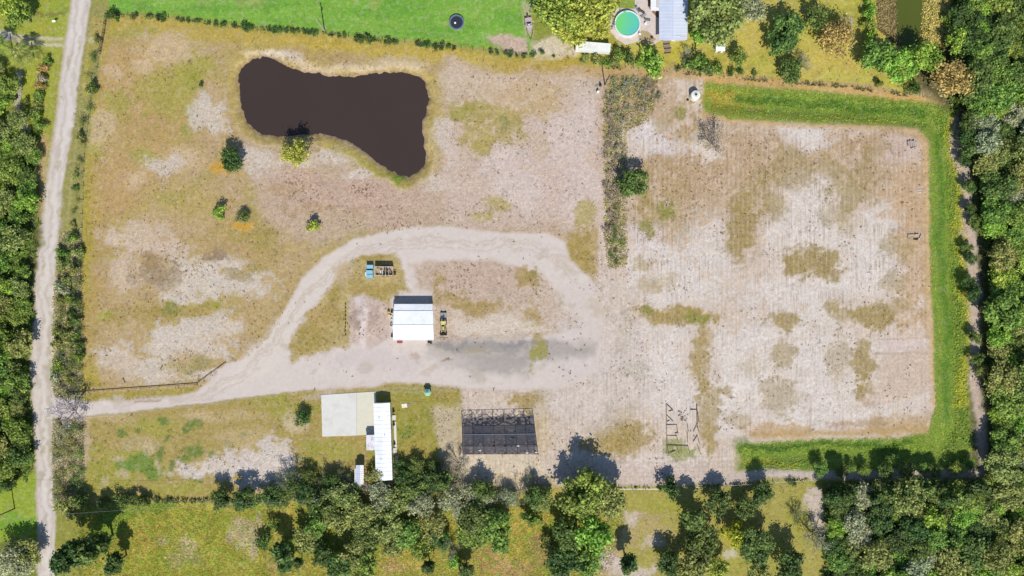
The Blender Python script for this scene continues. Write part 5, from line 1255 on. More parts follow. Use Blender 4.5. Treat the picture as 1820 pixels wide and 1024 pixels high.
# palm
def palm_mesh(seed,nf=20,Lf=3.0,z=5.0,fold=.5):
    rs_=random.Random(seed); vs_=[];fs_=[]
    for k in range(nf):
        a=2*math.pi*k/nf+rs_.uniform(-.2,.2); el=rs_.uniform(-.35,.9); d=Vector((math.cos(a)*math.cos(el),math.sin(a)*math.cos(el),math.sin(el))); s_=Vector((-math.sin(a),math.cos(a),0))
        for f in range(9):
            t_=.25+.75*f/8; base=Vector((0,0,z))+d*(Lf*t_)+Vector((0,0,-1.4*t_*t_))
            for sg in (-1,1):
                tip=base+s_*sg*(.75*(1-.6*abs(t_-.5)))+d*.35+Vector((0,0,-.25)); o=len(vs_); w_=d*.09
                vs_+= [base-w_,base+w_,tip+w_*.4,tip-w_*.4]; fs_.append((o,o+1,o+2,o+3))
    me=np_mesh('crown_palm%d'%seed,np.array([tuple(v) for v in vs_]),np.array(fs_)); at_=me.attributes.new("leaf",'FLOAT','FACE'); at_.data.foreach_set("value",np.random.default_rng(seed).random(len(fs_)).astype(np.float32))
    o=MB().tube((0,0,-.2),(0,0,z),.2,.17,n=8).build('t',bark); tm=o.data; bpy.data.objects.remove(o); return me,tm
for i in range(2):
    c_,tm=palm_mesh(i+1); PROTO['palm%d'%i]=dict(crown=c_,trunk=tm,rad=2.9,zc=4.8)

LM=dict(
 dark=leaf_mat("leaf_dark",(90,114,58),rgb2=(132,152,74)), green=leaf_mat("leaf_green",(112,142,64),rgb2=(160,182,82)), bright=leaf_mat("leaf_bright",(136,174,66),rgb2=(180,206,90)),
 olive=leaf_mat("leaf_olive",(136,148,78),rgb2=(176,180,102)), grey=leaf_mat("leaf_greygreen",(154,162,120),rgb2=(190,194,152)), yellow=leaf_mat("leaf_yellow",(214,200,68),rgb2=(180,184,72)),
 lime=leaf_mat("leaf_yellowgreen",(158,172,72),rgb2=(194,200,92)), rust=leaf_mat("leaf_rust",(186,168,98),rgb2=(206,188,108)), dry=leaf_mat("leaf_dry",(204,188,160),rgb2=(180,164,134)), deep=leaf_mat("leaf_deep",(80,104,56),rgb2=(106,130,62)), mauve=leaf_mat("leaf_mauve",(206,198,206),rgb2=(176,170,176)))
WORD=dict(dark='dark green',green='mid green',bright='bright green',olive='olive',grey='grey green',yellow='yellow',lime='yellow green',rust='rusty brown',dry='dry brown',deep='deep green',mauve='pale leafless')
NPL=0
def plant(fam,x,y,r_px,mk,label,cat='tree',name='tree',group=None,px_is='crown',squash=None):
    """x,y: where the crown shows in the photograph; it is set back to where the trunk stands"""
    global NPL
    keys=[k for k in PROTO if k.startswith(fam)]; P=PROTO[keys[NPL%len(keys)]]; NPL+=1
    squash=squash or {'big':.56,'airy':.60,'mid':.68,'pine':.62,'bare':.75}.get(fam,1.0)
    s_=(r_px/PPM)/P['rad']; zc=P['zc']*s_*squash
    q=W(x,y,zc); gz=float(ground_z(q.x,q.y))
    e=empty(name,(q.x,q.y,gz),label,cat,group,rz=random.uniform(0,6.28)); e.scale=(s_*random.uniform(.84,1.16),s_*random.uniform(.84,1.16),s_*squash*random.uniform(.85,1.15))
    for part,me in (('trunk',P['trunk']),('crown',P['crown'])):
        if not me.materials: me.materials.append(LM['green'])
        o=bpy.data.objects.new(part,me); C.objects.link(o); o.parent=e
        if part=='crown': o.material_slots[0].link='OBJECT'; o.material_slots[0].material=LM[mk]
    return e

# ---- trees one can point at
single=[('mid',410,287,23,'deep','round deep green tree left of the pond lower bank with orange weeds below'),
 ('airy',528,272,27,'lime','airy yellow green tree on the pond bank with its shade on the water'),
 ('shrub',390,378,14,'bright','small bright green tree in the dry field left of the driveway loop'),
 ('airy',431,386,13,'dark','small dark tree right of the small bright green tree'),
 ('shrub',553,402,14,'lime','small yellow green tree in the dry field above the driveway bend'),
 ('low',357,150,5,'deep','tiny dark sapling alone in the upper dry field'),
 ('airy',537,745,17,'deep','feathery dark tree on the lower lawn left of the concrete pad'),
 ('mid',1123,322,24,'dark','full dark green tree halfway down the dry brush row'),
 ('bare',1272,250,24,'dry','leafless grey tree standing alone in the tilled field'),
 ('bare',118,732,25,'mauve','pale leafless tree at the driveway mouth'),
 ('mid',1313,102,18,'green','dense green tree right of the small white topped shed'),
 ('shrub',1160,110,25,'bright','bright green tree directly below the patio'),
 ('big',1268,34,54,'olive','largest olive tree right of the house roof'),
 ('mid',1240,62,18,'bright','bright green tree tucked against the big olive tree'),
 ('airy',1338,12,32,'grey','grey green tree at the top edge right of the big olive tree'),
 ('big',1398,56,36,'dark','dark wide tree standing alone on the yellow lawn'),
 ('mid',1409,122,22,'dark','dark smaller tree below the wide dark one at the fence'),
 ('bare',1424,112,14,'grey','sparse grey sapling at the fence below the yellow lawn'),
 ('airy',1492,66,36,'rust','rusty thin leaved tree on the yellow lawn'),('bare',1500,52,18,'mauve','pale dead branches rising through the rusty tree'),
 ('mid',1456,28,24,'dark','dark tree at the top edge left of the rusty tree'),
 ('airy',1000,22,44,'lime','yellow green tree nearest the boat'),('airy',1050,18,42,'lime','yellow green tree nearest the pool'),('mid',1020,50,28,'lime','lower yellow green tree above the white storage trailer'),('mid',1064,48,22,'lime','small yellow green tree left of the pool ladder'),
 ('mid',970,12,24,'green','green tree at the top edge right of the boat'),
 ('mid',1555,100,26,'green','green tree at the lower left corner of the green pond'),
 ('mid',1600,112,30,'bright','bright tree below the green pond on its left'),('mid',1640,104,28,'bright','bright tree below the green pond on its right'),
 ('airy',1692,142,38,'rust','rusty thin tree at the field end of the forest'),
 ('shrub',1690,32,14,'lime','small yellow green tree right of the green pond'),
 ('shrub',1626,152,9,'dark','small dark shrub at the right end of the yellow lawn'),('shrub',1563,150,9,'dark','small dark shrub near the fence below the green pond'),('shrub',1622,160,11,'dark','dark bush at the bend of the orange grass track'),
 ('mid',1700,75,20,'bright','bright crown among dark trees right of the green pond'),
 ('mid',38,30,23,'green','round green tree above the little dirt side track'),('palm',35,92,21,'olive','palm below the little dirt side track'),('palm',2,78,16,'green','palm at the left edge below the dirt side track'),
 ('airy',12,2,30,'bright','bright tree at the top left corner'),
 ('shrub',46,182,8,'dark','small dark bush on the far left lawn'),
 ('big',1040,874,44,'green','large green tree casting its shade on the sand at the lower middle'),('big',1080,884,36,'olive','rounded olive tree at the edge of the lower lawn'),('mid',1054,948,36,'bright','bright tree below the large green one beside the lower lawn'),
 ('mid',1012,945,28,'dark','dark tree left of the bright one beside the lower lawn'),('mid',1000,1004,30,'deep','deep green tree at the bottom edge left of the lower lawn'),('mid',1048,1005,28,'green','green tree at the bottom edge beside the lower lawn path'),
 ('shrub',1190,868,22,'deep','dark round bush on the fence of the lower lawn'),('shrub',1164,1200,10,'dark',None),
 ('mid',1281,892,22,'deep','dark oval tree on the lower lawn just below the fence'),('mid',1322,905,20,'dark','dark tree right of the oval one on the lower lawn'),('mid',1356,880,24,'deep','dark tree at the fence near the middle of the lower lawn'),
 ('shrub',1303,948,22,'yellow','yellow bush in the middle of the lower lawn'),('pine',1234,925,24,'dark','tall dark tree top of the lower lawn cluster'),('mid',1245,965,30,'dark','wide dark tree in the lower lawn cluster'),('mid',1192,1004,24,'deep','deep green tree left foot of the lower lawn cluster'),
 ('mid',1232,1008,28,'olive','olive tree at the foot of the lower lawn cluster'),('mid',1276,1012,22,'lime','yellow green tree at the right foot of the lower lawn cluster'),('pine',1117,1003,20,'deep','single dark pine on the pale ground at the bottom edge'),
 ('big',1346,972,34,'dark','wide dark tree at the bottom right of the lower lawn'),('mid',1404,1004,30,'deep','dark tree at the bottom edge right of the lower lawn'),('mid',1350,1016,24,'olive','olive tree at the bottom edge below the wide dark tree'),
 ('bare',1418,914,12,'dark','sparse small tree at the right side of the lower lawn'),('bare',1455,955,22,'grey','fallen leafless tree at the forest corner of the lower lawn'),('low',1409,858,7,'deep','tiny dark bush on the sandy path at the lower right'),
 ('bare',815,830,22,'dry','leafless tree on the sand below the shade house left corner'),('airy',667,848,18,'olive','tan olive tree between the white shed and the mobile home'),
 ('mid',480,885,20,'deep','dark tree at the right end of the shrub row below the lower left lawn'),
 ('pine',168,972,30,'dark','large dark pine at the lower left beside the road'),('pine',128,990,34,'deep','deep green pine nearest the road at the bottom left'),('pine',200,1004,24,'deep','dark pine at the bottom left right of the large one'),('mid',122,905,22,'olive','olive tree at the lower end of the roadside brush'),
 ('airy',18,1000,36,'grey','grey green tree at the bottom left corner'),('mid',46,985,22,'olive','olive tree beside the road at the bottom left corner'),
 ('shrub',182,890,13,'deep','first dark shrub from the road on the lower left fence'),('shrub',214,888,13,'dark','second dark shrub from the road on the lower left fence'),('shrub',233,889,12,'deep','third dark shrub from the road on the lower left fence'),('shrub',255,889,13,'dark','fourth dark shrub from the road on the lower left fence'),
 ('low',280,891,8,'dark','low dark shrub right of the fourth one on the lower left fence'),('low',300,890,7,'dark','lowest shrub in the gap of the lower left fence'),
 ('mid',393,886,19,'deep','left one of the two big dark bushes on the lower left fence'),('mid',433,884,21,'deep','right one of the two big dark bushes on the lower left fence'),
 ('shrub',143,893,16,'dark','dark shrub at the road end of the lower left fence')]
for f,x,y,r_,mk,lab in single:
    if lab is None: continue
    nm={'mid':'tree','airy':'tree','big':'tree','shrub':'bush','low':'bush','bare':'bare_tree','pine':'pine_tree','palm':'palm_tree'}[f]
    cat={'bush':'bush','bare_tree':'bare tree','pine_tree':'pine tree','palm_tree':'palm tree','tree':'tree'}[nm]
    plant(f,x,y,r_,mk,lab,cat,nm)

# ---- small trees on the road verge, counted from the top
ordn=['first','second','third','fourth','fifth','sixth','seventh','eighth','ninth','tenth','eleventh','twelfth','thirteenth']
for k,(x,y,r_) in enumerate(((172,74,9),(168,102,10),(163,130,10),(158,160,11),(155,190,9),(147,220,10),(143,252,9),(140,283,9),(134,308,10),(132,335,10),(136,352,8),(135,372,9),(131,405,9))):
    r_*=random.uniform(.6,1.25); x+=random.uniform(-4,4); y+=random.uniform(-6,6)
    plant('brush' if k%3 else 'shrub',x,y,r_,'dark' if k%2 else 'olive','%s small tree from the top on the verge right of the road'%ordn[k],'bush','verge_bush','small trees on the road verge')
for k,(x,y,r_,mk) in enumerate(((84,108,9,'green'),(77,122,10,'rust'),(75,138,10,'dry'),(73,153,11,'rust'),(69,168,11,'green'),(67,184,11,'olive'),(64,198,12,'olive'),(66,212,12,'green'),(70,226,12,'green'))):
    plant('shrub',x,y,r_,mk,'%s bush from the top of the short hedge left of the road'%ordn[k],'bush','hedge_bush','hedge left of the road')
for k in range(7): plant('shrub',1546+random.uniform(-3,3),2+k*14,12,random.choice(('green','bright','dark')),'%s bush from the top in the hedge left of the green pond'%ordn[k],'bush','hedge_bush','hedge left of the green pond')
# neighbours' boundary growth
for k,(x,y,r_,mk,f) in enumerate(((1100,98,14,'green','shrub'),(1117,103,15,'dark','shrub'),(1090,108,11,'olive','shrub'),(1140,108,12,'bright','shrub'),(1222,98,14,'grey','bare'),(1238,112,18,'green','shrub'),(1256,118,17,'dark','shrub'),(1272,124,12,'green','shrub'),(1225,116,12,'dark','shrub'),(1300,128,9,'deep','low'),(1316,128,9,'deep','low'),(1340,131,6,'dark','low'),(1205,122,6,'deep','low'),(1040,104,9,'olive','shrub'),(1057,108,11,'olive','shrub'),(1076,112,10,'green','shrub'),(962,92,7,'dark','low'),(985,100,4,'dark','low'),(948,98,6,'dark','low'))):
    side = 'below the white storage trailer' if x<1095 and x>1030 else ('on the pale sand left of the storage trailer' if x<1000 else ('below the pool garden' if x<1150 else 'on the fence right of the boardwalk'))
    plant(f,x,y,r_,mk,'%s fence bush %s'%(WORD[mk],side),'bush','fence_bush','bushes along the neighbour fence')
def along(pts,d):
    P=[Vector((*p,0)) for p in pts]; 
    for a,b in zip(P[:-1],P[1:]):
        l_=(b-a).length
        if d<=l_: return a.lerp(b,d/l_)
        d-=l_
    return P[-1]
nf=[(200,28),(300,33),(450,52),(560,60),(700,76),(860,91),(944,102)]
clusters=[(195,8),(205,10),(238,5),(263,6),(280,6),(290,6),(315,4),(325,4),(334,4),(350,4),(371,4),(383,4),(396,5),(415,5),(436,8),(448,5),(478,5),(488,5),(498,6),(508,5),(520,5),(530,5),(542,5),(552,5),(562,5),(590,4),(602,4),(612,5),(634,7),(645,8),(656,7),(664,5),(688,6),(700,6),(742,5),(752,5),(762,6),(774,6),(786,6),(796,6),(808,4),(872,4),(884,4),(898,4),(908,5),(918,4),(930,5)]
for k,(x,r_) in enumerate(clusters):
    y=None
    for (a,b) in zip(nf[:-1],nf[1:]):
        if a[0]<=x<=b[0]: y=a[1]+(b[1]-a[1])*(x-a[0])/(b[0]-a[0])
    if y is None: y=nf[0][1]
    near='the corner by the road' if x<250 else ('the upper left of the field' if x<430 else ('the pole left of the pond top' if x<620 else ('the pond top right' if x<720 else ('the trampoline' if x<840 else 'the bare patch'))))
    plant('low',x,y-1,r_*1.25,'deep' if k%3 else 'dark','low dark bush on the bright lawn fence near %s'%near,'bush','fence_bush','low bushes near %s on the lawn fence'%near)

# ---- brush along the road and across the middle
def fill(poly_,n_,rmin,rmax,seed,sp=.75,xr=None):
    rs_=random.Random(seed); a=np.array(poly_); out=[]
    tries=0
    while len(out)<n_ and tries<n_*200:
        tries+=1; x=rs_.uniform(a[:,0].min(),a[:,0].max()); y=rs_.uniform(a[:,1].min(),a[:,1].max())
        if sd_poly(np.array([x]),np.array([y]),poly_)[0]>0: continue
        r_=rs_.uniform(rmin,rmax)
        if any((x-o[0])**2+(y-o[1])**2<((r_+o[2])*sp)**2 for o in out): continue
        out.append((x,y,r_))
    return out
def band(y,marks):
    for lim,w_ in marks:
        if y<lim: return w_
    return marks[-1][1]
RB=[(112,420),(140,420),(142,690),(98,690),(98,560)]
for (x,y,r_) in sorted(fill(RB,44,9,13,1,.62),key=lambda q:q[1]):
    e_=x>124; mk=random.choice(('dark','green','olive','dark') if e_ else ('olive','olive','grey','green'))
    wh=band(y,((490,'at its top end'),(560,'in its upper half'),(630,'in its lower half'),(900,'above the driveway mouth')))
    plant('brush' if random.random()<.6 else 'shrub',x,y,r_,mk,'%s bush %s side of the roadside brush %s'%(WORD[mk],'on the field' if e_ else 'on the road',wh),'bush','brush_bush','roadside brush row above the driveway')
for (x,y,r_) in sorted(fill([(100,752),(142,748),(146,885),(98,890)],22,10,14,2,.6),key=lambda q:q[1]):
    e_=x>122; mk=random.choice(('dark','green','olive') if e_ else ('olive','grey','olive'))
    wh=band(y,((795,'below the driveway mouth'),(845,'in its middle'),(900,'at its lower end')))
    plant('brush',x,y,r_,mk,'%s bush %s side of the lower brush %s'%(WORD[mk],'on the field' if e_ else 'on the road',wh),'bush','brush_bush','roadside brush row below the driveway')
for (x,y,r_) in sorted(fill([(1088,142),(1160,140),(1168,170),(1150,196),(1108,200),(1112,300),(1106,400),(1108,470),(1084,474),(1078,400),(1076,190)],52,7,12,3,.62),key=lambda q:q[1]):
    top=y<200; mk=random.choice(('dry','grey','grey') if y<300 else (('dry','olive','dark') if y<350 else ('green','olive','dark','dry')))
    if x<1090 and y>180 and y<420: mk='dry'
    if y>425: mk=random.choice(('dark','green'))
    wh=band(y,((165,'at its wide top'),(210,'below its top end'),(300,'above the dark tree'),(350,'beside the dark tree'),(420,'below the dark tree'),(900,'at its lower end')))
    plant('twig' if (mk in('dry','grey') and random.random()<.8) else 'brush',x,y,r_,mk,'%s bush in the middle brush row %s%s'%(WORD[mk],wh,' left side' if x<1092 else ''),'bush','brush_bush','dry brush row between the two fields')

# ---- forests
random.seed(77)
EY=((110,'near the top right corner'),(250,'beside the top ditch'),(380,'beside the upper field'),(520,'beside the middle field'),(660,'beside the lower field'),(830,'beside the lower ditch end'),(930,'below the lower right ditch'),(2000,'at the bottom right'))
FE=[(1742,-20),(1850,-20),(1850,1050),(1480,1050),(1478,880),(1560,872),(1770,868),(1775,700),(1768,520),(1762,400),(1748,300),(1735,220),(1725,160),(1735,60)]
palE=('green','olive','dark','bright','grey','green','olive','bright','green')
for (x,y,r_) in sorted(fill(FE,165,16,38,5,.60),key=lambda q:q[1]):
    if y>860 and x<1780: mk=random.choice(('bright','green','olive','dark','grey','deep')) 
    elif y<200: mk=random.choice(('dark','green','bright','green'))
    elif y<340: mk=random.choice(('grey','dark','olive'))
    else: mk=random.choice(palE)
    sz='broad' if r_>30 else 'small'
    dp='edge' if (x<1790 and y<860) or (y>=860 and y<905) or (x<1510) else 'inner'
    plant('big' if random.random()<.75 else 'airy',x,y,r_,mk,'%s %s %s forest tree %s'%(sz,WORD[mk],dp,band(y,EY)),'tree','forest_tree','trees of the forest on the right')
# right corner dark edge
for k,(x,y,r_,mk) in enumerate(((1722,212,20,'deep'),(1718,245,18,'deep'),(1730,262,20,'dark'),(1716,285,12,'deep'),(1724,330,13,'dark'),(1722,370,11,'deep'),(1735,395,14,'dark'),(1720,440,11,'dark'),(1726,458,12,'deep'),(1724,500,14,'deep'),(1727,520,15,'deep'),(1733,600,12,'dark'),(1738,640,13,'dark'),(1744,660,13,'olive'),(1680,210,0,'x'))):
    if r_==0: continue
    plant('mid',x,y,r_,mk,'%s small tree on the forest track %s'%(WORD[mk],band(y,((270,'near the ditch corner'),(350,'in the upper field stretch'),(470,'in the middle field stretch'),(560,'below the loose pale logs'),(900,'in the lower field stretch')))),'tree','track_tree','small trees on the sandy forest track')
for k,(x,y,r_,mk) in enumerate(((1458,842,18,'dark'),(1494,846,15,'deep'),(1514,842,12,'dark'),(1536,846,13,'green'),(1572,848,20,'deep'),(1586,828,16,'dark'),(1612,846,20,'deep'),(1640,842,14,'green'),(1660,846,16,'deep'),(1700,842,16,'dark'),(1722,832,14,'green'))):
    plant('airy',x+2,y-9,r_*.85,{'deep':'dark','dark':'green'}.get(mk,mk),'%s slender tree from the left on the lower right ditch'%ordn[k],'tree','tree','slender trees on the lower right ditch')
for (x,y,r_) in sorted(fill([(1480,868),(1740,862),(1740,885),(1480,890)],12,16,22,9,.6),key=lambda q:q[0]):
    plant('pine',x,y,r_,random.choice(('deep','dark')),'tall dark forest front tree %s'%('near the lower lawn' if x<1570 else ('below the ditch middle' if x<1660 else 'below the ditch corner')),'tree','forest_tree','dark front row of the lower right forest')
# north-east corner by the green pond
for (x,y,r_) in sorted(fill([(1700,-20),(1750,-20),(1745,160),(1720,190),(1705,120)],12,16,24,6,.6),key=lambda q:q[1]):
    mk=random.choice(('deep','dark','green')); plant('mid',x,y,r_,mk,'%s tree between the green pond and the forest %s'%(WORD[mk],'near the top' if y<60 else ('at its middle' if y<120 else 'near the ditch corner')),'tree','forest_tree','trees between the green pond and the forest')
# west woods
WY=((330,'at the woods upper end'),(430,'above the narrow grass path'),(560,'just below the narrow grass path'),(700,'beside the roadside brush'),(800,'opposite the driveway mouth'),(2000,'at the woods lower end'))
for (x,y,r_) in sorted(fill([(-30,120),(18,120),(34,230),(62,250),(60,330),(54,400),(12,430),(46,455),(38,560),(34,700),(42,830),(32,870),(-30,880)],76,14,23,7,.6),key=lambda q:q[1]):
    mk=random.choice(('green','bright','olive','dark','green')) 
    plant(random.choice(('mid','mid','airy')),x,y,r_,mk,'%s %s tree left of the road %s'%('broad' if r_>20 else 'small',WORD[mk],band(y,WY)),'tree','woodland_tree','woods left of the road')
# south woods
SX=((560,'left of the white shed'),(640,'around the white shed'),(720,'below the mobile home'),(800,'right of the mobile home'),(900,'below the shade house'),(1000,'right of the shade house'))
south=[(515,865,20,'bare','dark'),(500,905,16,'mid','dark'),(545,892,24,'airy','deep'),(575,905,26,'big','dark'),(610,895,26,'big','olive'),(560,930,26,'mid','green'),(600,925,24,'mid','olive'),(640,915,26,'big','olive'),(675,895,24,'big','grey'),(700,905,26,'big','olive'),(735,880,26,'big','dark'),(765,872,22,'big','deep'),
 (788,868,20,'pine','dark'),(720,862,16,'mid','deep'),(750,910,26,'airy','grey'),(690,935,30,'big','olive'),(725,950,30,'big','green'),(655,950,26,'big','dark'),(630,985,28,'big','olive'),(650,1010,26,'mid','green'),(600,1010,26,'mid','dark'),(570,985,20,'mid','deep'),(500,985,22,'pine','dark'),(505,1008,16,'pine','deep'),(530,1000,13,'pine','deep'),(485,930,14,'shrub','green'),
 (770,935,26,'airy','olive'),(800,900,24,'airy','grey'),(825,915,22,'airy','grey'),(850,925,30,'big','dark'),(880,935,30,'big','green'),(840,955,28,'big','green'),(895,900,18,'bare','grey'),(905,895,16,'airy','grey'),(950,895,22,'mid','dark'),(945,920,20,'shrub','green'),(970,885,14,'shrub','olive'),
 (778,960,22,'mid','deep'),(800,975,20,'bare','grey'),(760,1008,16,'pine','deep'),(805,1000,14,'shrub','bright'),(828,1014,16,'pine','deep'),(640,880,14,'bare','dry'),(705,870,14,'bare','grey'),(590,870,18,'airy','dark'),(860,880,20,'mid','dark'),(835,888,16,'mid','grey'),(945,865,14,'bare','deep'),
 (520,880,18,'airy','dark'),(548,862,17,'airy','dark'),(576,868,17,'bare','deep'),(608,858,16,'bare','dark'),(632,884,16,'airy','dark'),(710,842,15,'airy','deep'),(740,840,16,'airy','dark'),(772,842,15,'airy','deep'),(792,856,15,'bare','grey'),(815,872,18,'bare','grey'),(700,965,24,'big','olive'),(745,975,20,'mid','green'),(860,905,22,'airy','grey'),(885,962,22,'mid','green'),(925,890,16,'bare','grey'),(965,905,18,'airy','olive'),(548,955,22,'mid','olive'),(470,960,14,'shrub','dark'),(975,965,14,'shrub','olive')]
for x,y,r_,f,mk in south:
    if y<912: y-=12
    dep='by the fence' if y<912 else ('amid the woods' if y<970 else 'at the bottom edge')
    plant(f,x,y,r_,mk,'%s %s tree %s %s'%(WORD[mk],'broad' if r_>24 else 'small',band(x,SX),dep),'tree','woodland_tree','woods along the south side')

# ---- ground plants nobody could count
def tufts(name,pts,nb,length,width,height,tint,seed,var=.25,lean=1.0):
    """pts Nx2 world; nb blades each"""
    rg=np.random.default_rng(seed); N=len(pts); z=ground_z(pts[:,0],pts[:,1]); base=np.repeat(np.column_stack([pts,z-.02]),nb,0); M=N*nb
    sc=np.repeat(rg.uniform(.5,1.4,N),nb); a=rg.uniform(0,2*np.pi,M); l_=length*sc*rg.uniform(.6,1.2,M); h=height*sc*rg.uniform(.5,1.2,M); w=width*sc*rg.uniform(.7,1.3,M)
    d=np.column_stack([np.cos(a),np.sin(a),np.zeros(M)]); s_=np.column_stack([-np.sin(a),np.cos(a),np.zeros(M)])
    base=base+d*(l_*.1)[:,None]; mid=base+d*(l_*.5)[:,None]; mid[:,2]+=h; 
    v=np.stack([base-s_*w[:,None]*.3,base+s_*w[:,None]*.3,mid+d*(l_*.3)[:,None]+s_*w[:,None]*.5,mid-s_*w[:,None]*.5],1).reshape(-1,3)
    me=np_mesh(name,v,np.arange(M*4).reshape(-1,4),tuft_mat("tuft_blades"))
    t_=np.repeat(tint,nb,0)*rg.uniform(1-var,1+var,(M,1)); 
    at_=me.attributes.new("tint",'FLOAT_COLOR','FACE'); at_.data.foreach_set("color",np.column_stack([t_,np.ones(M)]).astype(np.float32).ravel())
    o=bpy.data.objects.new(name,me); C.objects.link(o); o['kind']='stuff'; return o
def sample(n_,box,dens,seed):
    """points in pixel box kept where dens(x,y) > random"""
    rg=np.random.default_rng(seed); x=rg.uniform(box[0],box[1],n_); y=rg.uniform(box[2],box[3],n_); k=rg.random(n_)<dens(x,y); x,y=x[k],y[k]
    return x,y,np.column_stack([(x-910)/PPM,(512-y)/PPM])
def spk_at(x,y,arr): 
    wx=(x-910)/PPM; wy=(512-y)/PPM; i=np.clip(np.searchsorted(gx,wx),0,NX-1); j=np.clip(np.searchsorted(gy,wy),0,NY-1); return arr[j,i]
clump=lambda x,y: sstep(.5,.62,fbm(x,y,34,4,31,.6))
clear=[(698,538,772,606),(664,690,706,850),(650,460,706,496),(1022,76,1086,98),(1090,18,1140,74),(1155,-20,1224,74),(570,696,670,778)]
def keepout(x,y):
    k=np.ones(len(x))
    for a,b,c_,d in clear: k*=~((x>a)&(x<c_)&(y>b)&(y<d))
    k*=sd_poly(x,y,POND)>2
    return k
x,y,P_=sample(90000,(130,1660,90,870),lambda x,y: np.clip(spk_at(x,y,SPK),0,1)*clump(x,y)*.5*keepout(x,y),1)
tint=np.tile(lin((118,92,72)),(len(x),1))*np.random.default_rng(3).uniform(.7,1.5,(len(x),1)); o=tufts('dead_weeds',P_,5,.34,.13,.10,tint*1.15,1); tag(o,'dark dead weeds sprinkled over the sandy fields','weeds')
x,y,P_=sample(90000,(130,1700,30,1030),lambda x,y: np.clip(spk_at(x,y,GRS),0,1)*sstep(.46,.6,fbm(x,y,20,4,33,.6))*.5*keepout(x,y)*(sd_poly(x,y,DITCH)>2),2)
base=cover_at((x-910)/PPM,(512-y)/PPM); tint=base*np.random.default_rng(4).uniform(.6,1.2,(len(x),1))*np.array([.95,1.02,.92]); o=tufts('dry_grass_tufts',P_,5,.45,.15,.10,tint*1.15,2); tag(o,'tufts of dry and green grass over the fields','grass')
x,y,P_=sample(64000,(1240,1740,140,860),lambda x,y:(sd_poly(x,y,DITCH)<0)*.95,5)
base=cover_at((x-910)/PPM,(512-y)/PPM); rg=np.random.default_rng(6); hue=rg.random((len(x),1)); tint=base*(.6+.75*hue)*np.where(rg.random((len(x),1))<.18,np.array([[1.45,1.15,1.0]]),np.array([[.95,1.05,.9]])); o=tufts('ditch_grass',P_,5,.6,.16,.09,tint*1.15,6,.25); tag(o,'long lush grass filling the ditch round the tilled field','grass')
x,y,P_=sample(30000,(140,1110,888,1060),lambda x,y:((y>896)&(sd_poly(x,y,[(1100,868),(1110,930),(1060,1080),(1500,1080),(1500,868)])>0))*(.35+.65*sstep(.4,.6,fbm(x,y,24,4,41,.6))),7)
base=cover_at((x-910)/PPM,(512-y)/PPM); rg=np.random.default_rng(8); pick=rg.random((len(x),1)); tint=base*(.65+.6*rg.random((len(x),1))); pt=sstep(.5,.62,fbm(x,y,50,3,51))[:,None]; tint=np.where(pick<.14*pt,lin((190,150,100))*np.ones((len(x),3)),tint); tint=np.where(pick>.9,lin((136,160,56))*np.ones((len(x),3)),tint); o=tufts('scrub_undergrowth',P_,5,.8,.2,.14,tint*1.2,8,.3); tag(o,'tangled yellow and rust undergrowth of the south scrub','undergrowth')
x,y,P_=sample(60000,(-60,1900,-60,1080),lambda x,y:((spk_at(x,y,GRS)>.5)&((sd_poly(x,y,FE)<14)|(x<70)&(y>235)&(y<850)|((x>1690)&(y<200))))*1.0,9)
rg=np.random.default_rng(10); tint=lin((118,142,62))*(.4+rg.random((len(x),1))*.9); o=tufts('forest_undergrowth',P_,6,1.3,.42,.5,tint,10,.35); tag(o,'dark green undergrowth covering the forest floor','undergrowth')
x,y,P_=sample(16000,(1555,1690,-60,90),lambda x,y:((sd_poly(x,y,P2)>1)&(sd_poly(x,y,[(1560,-60),(1700,-60),(1680,80),(1590,76),(1560,50)])<0))*.9,11)
rg=np.random.default_rng(12); tint=np.where((x[:,None]<1600),lin((140,126,84)),lin((176,164,96)))*(.5+.8*rg.random((len(x),1))); o=tufts('pond_reeds',P_,5,.8,.18,.35,tint*1.3,12,.3); tag(o,'brown reeds standing round the green pond','reeds')
x,y,P_=sample(11000,(96,150,415,895),lambda x,y:((sd_poly(x,y,RB)<4)|(sd_poly(x,y,[(100,750),(144,748),(146,890),(96,890)])<4))*.7,13)
rg=np.random.default_rng(14); tint=np.where(rg.random((len(x),1))<.5,lin((182,178,110)),lin((204,190,150)))*(.5+.8*rg.random((len(x),1))); o=tufts('verge_undergrowth',P_,5,.8,.16,.25,tint,14,.3); tag(o,'rank grass between the bushes of the roadside brush rows','undergrowth')
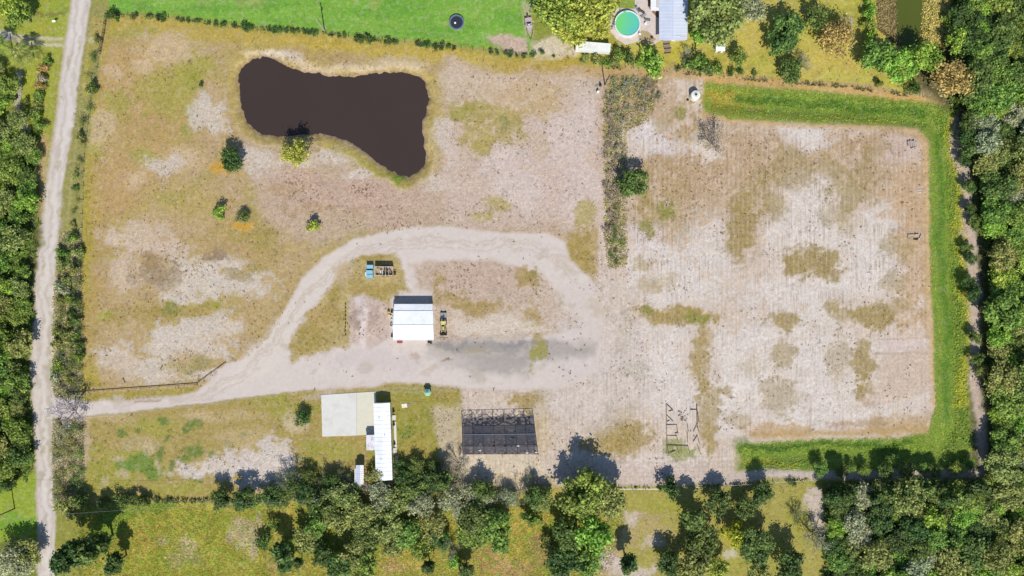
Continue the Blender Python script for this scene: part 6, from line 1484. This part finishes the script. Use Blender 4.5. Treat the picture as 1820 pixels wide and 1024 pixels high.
x,y,P_=sample(6500,(1074,1170,138,476),lambda x,y:(sd_poly(x,y,[(1084,140),(1164,138),(1170,170),(1150,215),(1112,230),(1112,472),(1084,476),(1074,400),(1074,190)])<2)*.8,15)
rg=np.random.default_rng(16); tint=np.where(rg.random((len(x),1))<.6,lin((198,180,150)),lin((184,176,110)))*(.5+.8*rg.random((len(x),1))); o=tufts('brush_undergrowth',P_,5,.7,.13,.25,tint,16,.3); tag(o,'dry stalks between the bushes of the middle brush row','undergrowth')

def strip(x,y,pts,w): return sd_line(x,y,pts)<w
FL=[[(192,26),(300,31),(450,50),(560,58),(700,74),(860,90),(944,101)],[(150,893),(300,889),(420,888),(560,884)],[(1066,118),(1180,127),(1330,141),(1480,152),(1640,172)],[(1100,868),(1250,864),(1445,852)]]
x,y,P_=sample(230000,(180,1660,15,900),lambda x,y:((strip(x,y,FL[0],2.6)&(fbm(x,y,40,3,71)>.5)|strip(x,y,FL[1],5)|strip(x,y,FL[2],3)|strip(x,y,FL[3],2))*sstep(.42,.6,fbm(x,y,26,4,61,.7))),17)
rg=np.random.default_rng(18); tint=np.where(rg.random((len(x),1))<.6,lin((84,104,52)),lin((140,140,66)))*(.5+.8*rg.random((len(x),1))); o=tufts('fence_line_growth',P_,5,.5,.18,.35,tint,18,.3); tag(o,'weeds grown up along the fence lines','weeds')
# ---- where several still share a label, count them off in reading order
ORD=['first','second','third','fourth','fifth','sixth','seventh','eighth','ninth','tenth','eleventh','twelfth','thirteenth','fourteenth','fifteenth','sixteenth']
by={}
for o in C.objects:
    if o.get('label') and o.parent is None and o.get('category'): by.setdefault(o['label'],[]).append(o)
for lab,os_ in by.items():
    if len(os_)<2: continue
    sx=max(o.location.x for o in os_)-min(o.location.x for o in os_); sy=max(o.location.y for o in os_)-min(o.location.y for o in os_)
    os_.sort(key=(lambda o:-o.location.y) if sy>=sx else (lambda o:o.location.x)); side='top' if sy>=sx else 'left'
    w_=lab.split()
    while len(w_)>13 and 'the' in w_: del w_[len(w_)-1-w_[::-1].index('the')]
    for k,o in enumerate(os_):
        o['label']='%s, %s from %s'%(' '.join(w_),ORD[min(k,15)],side)
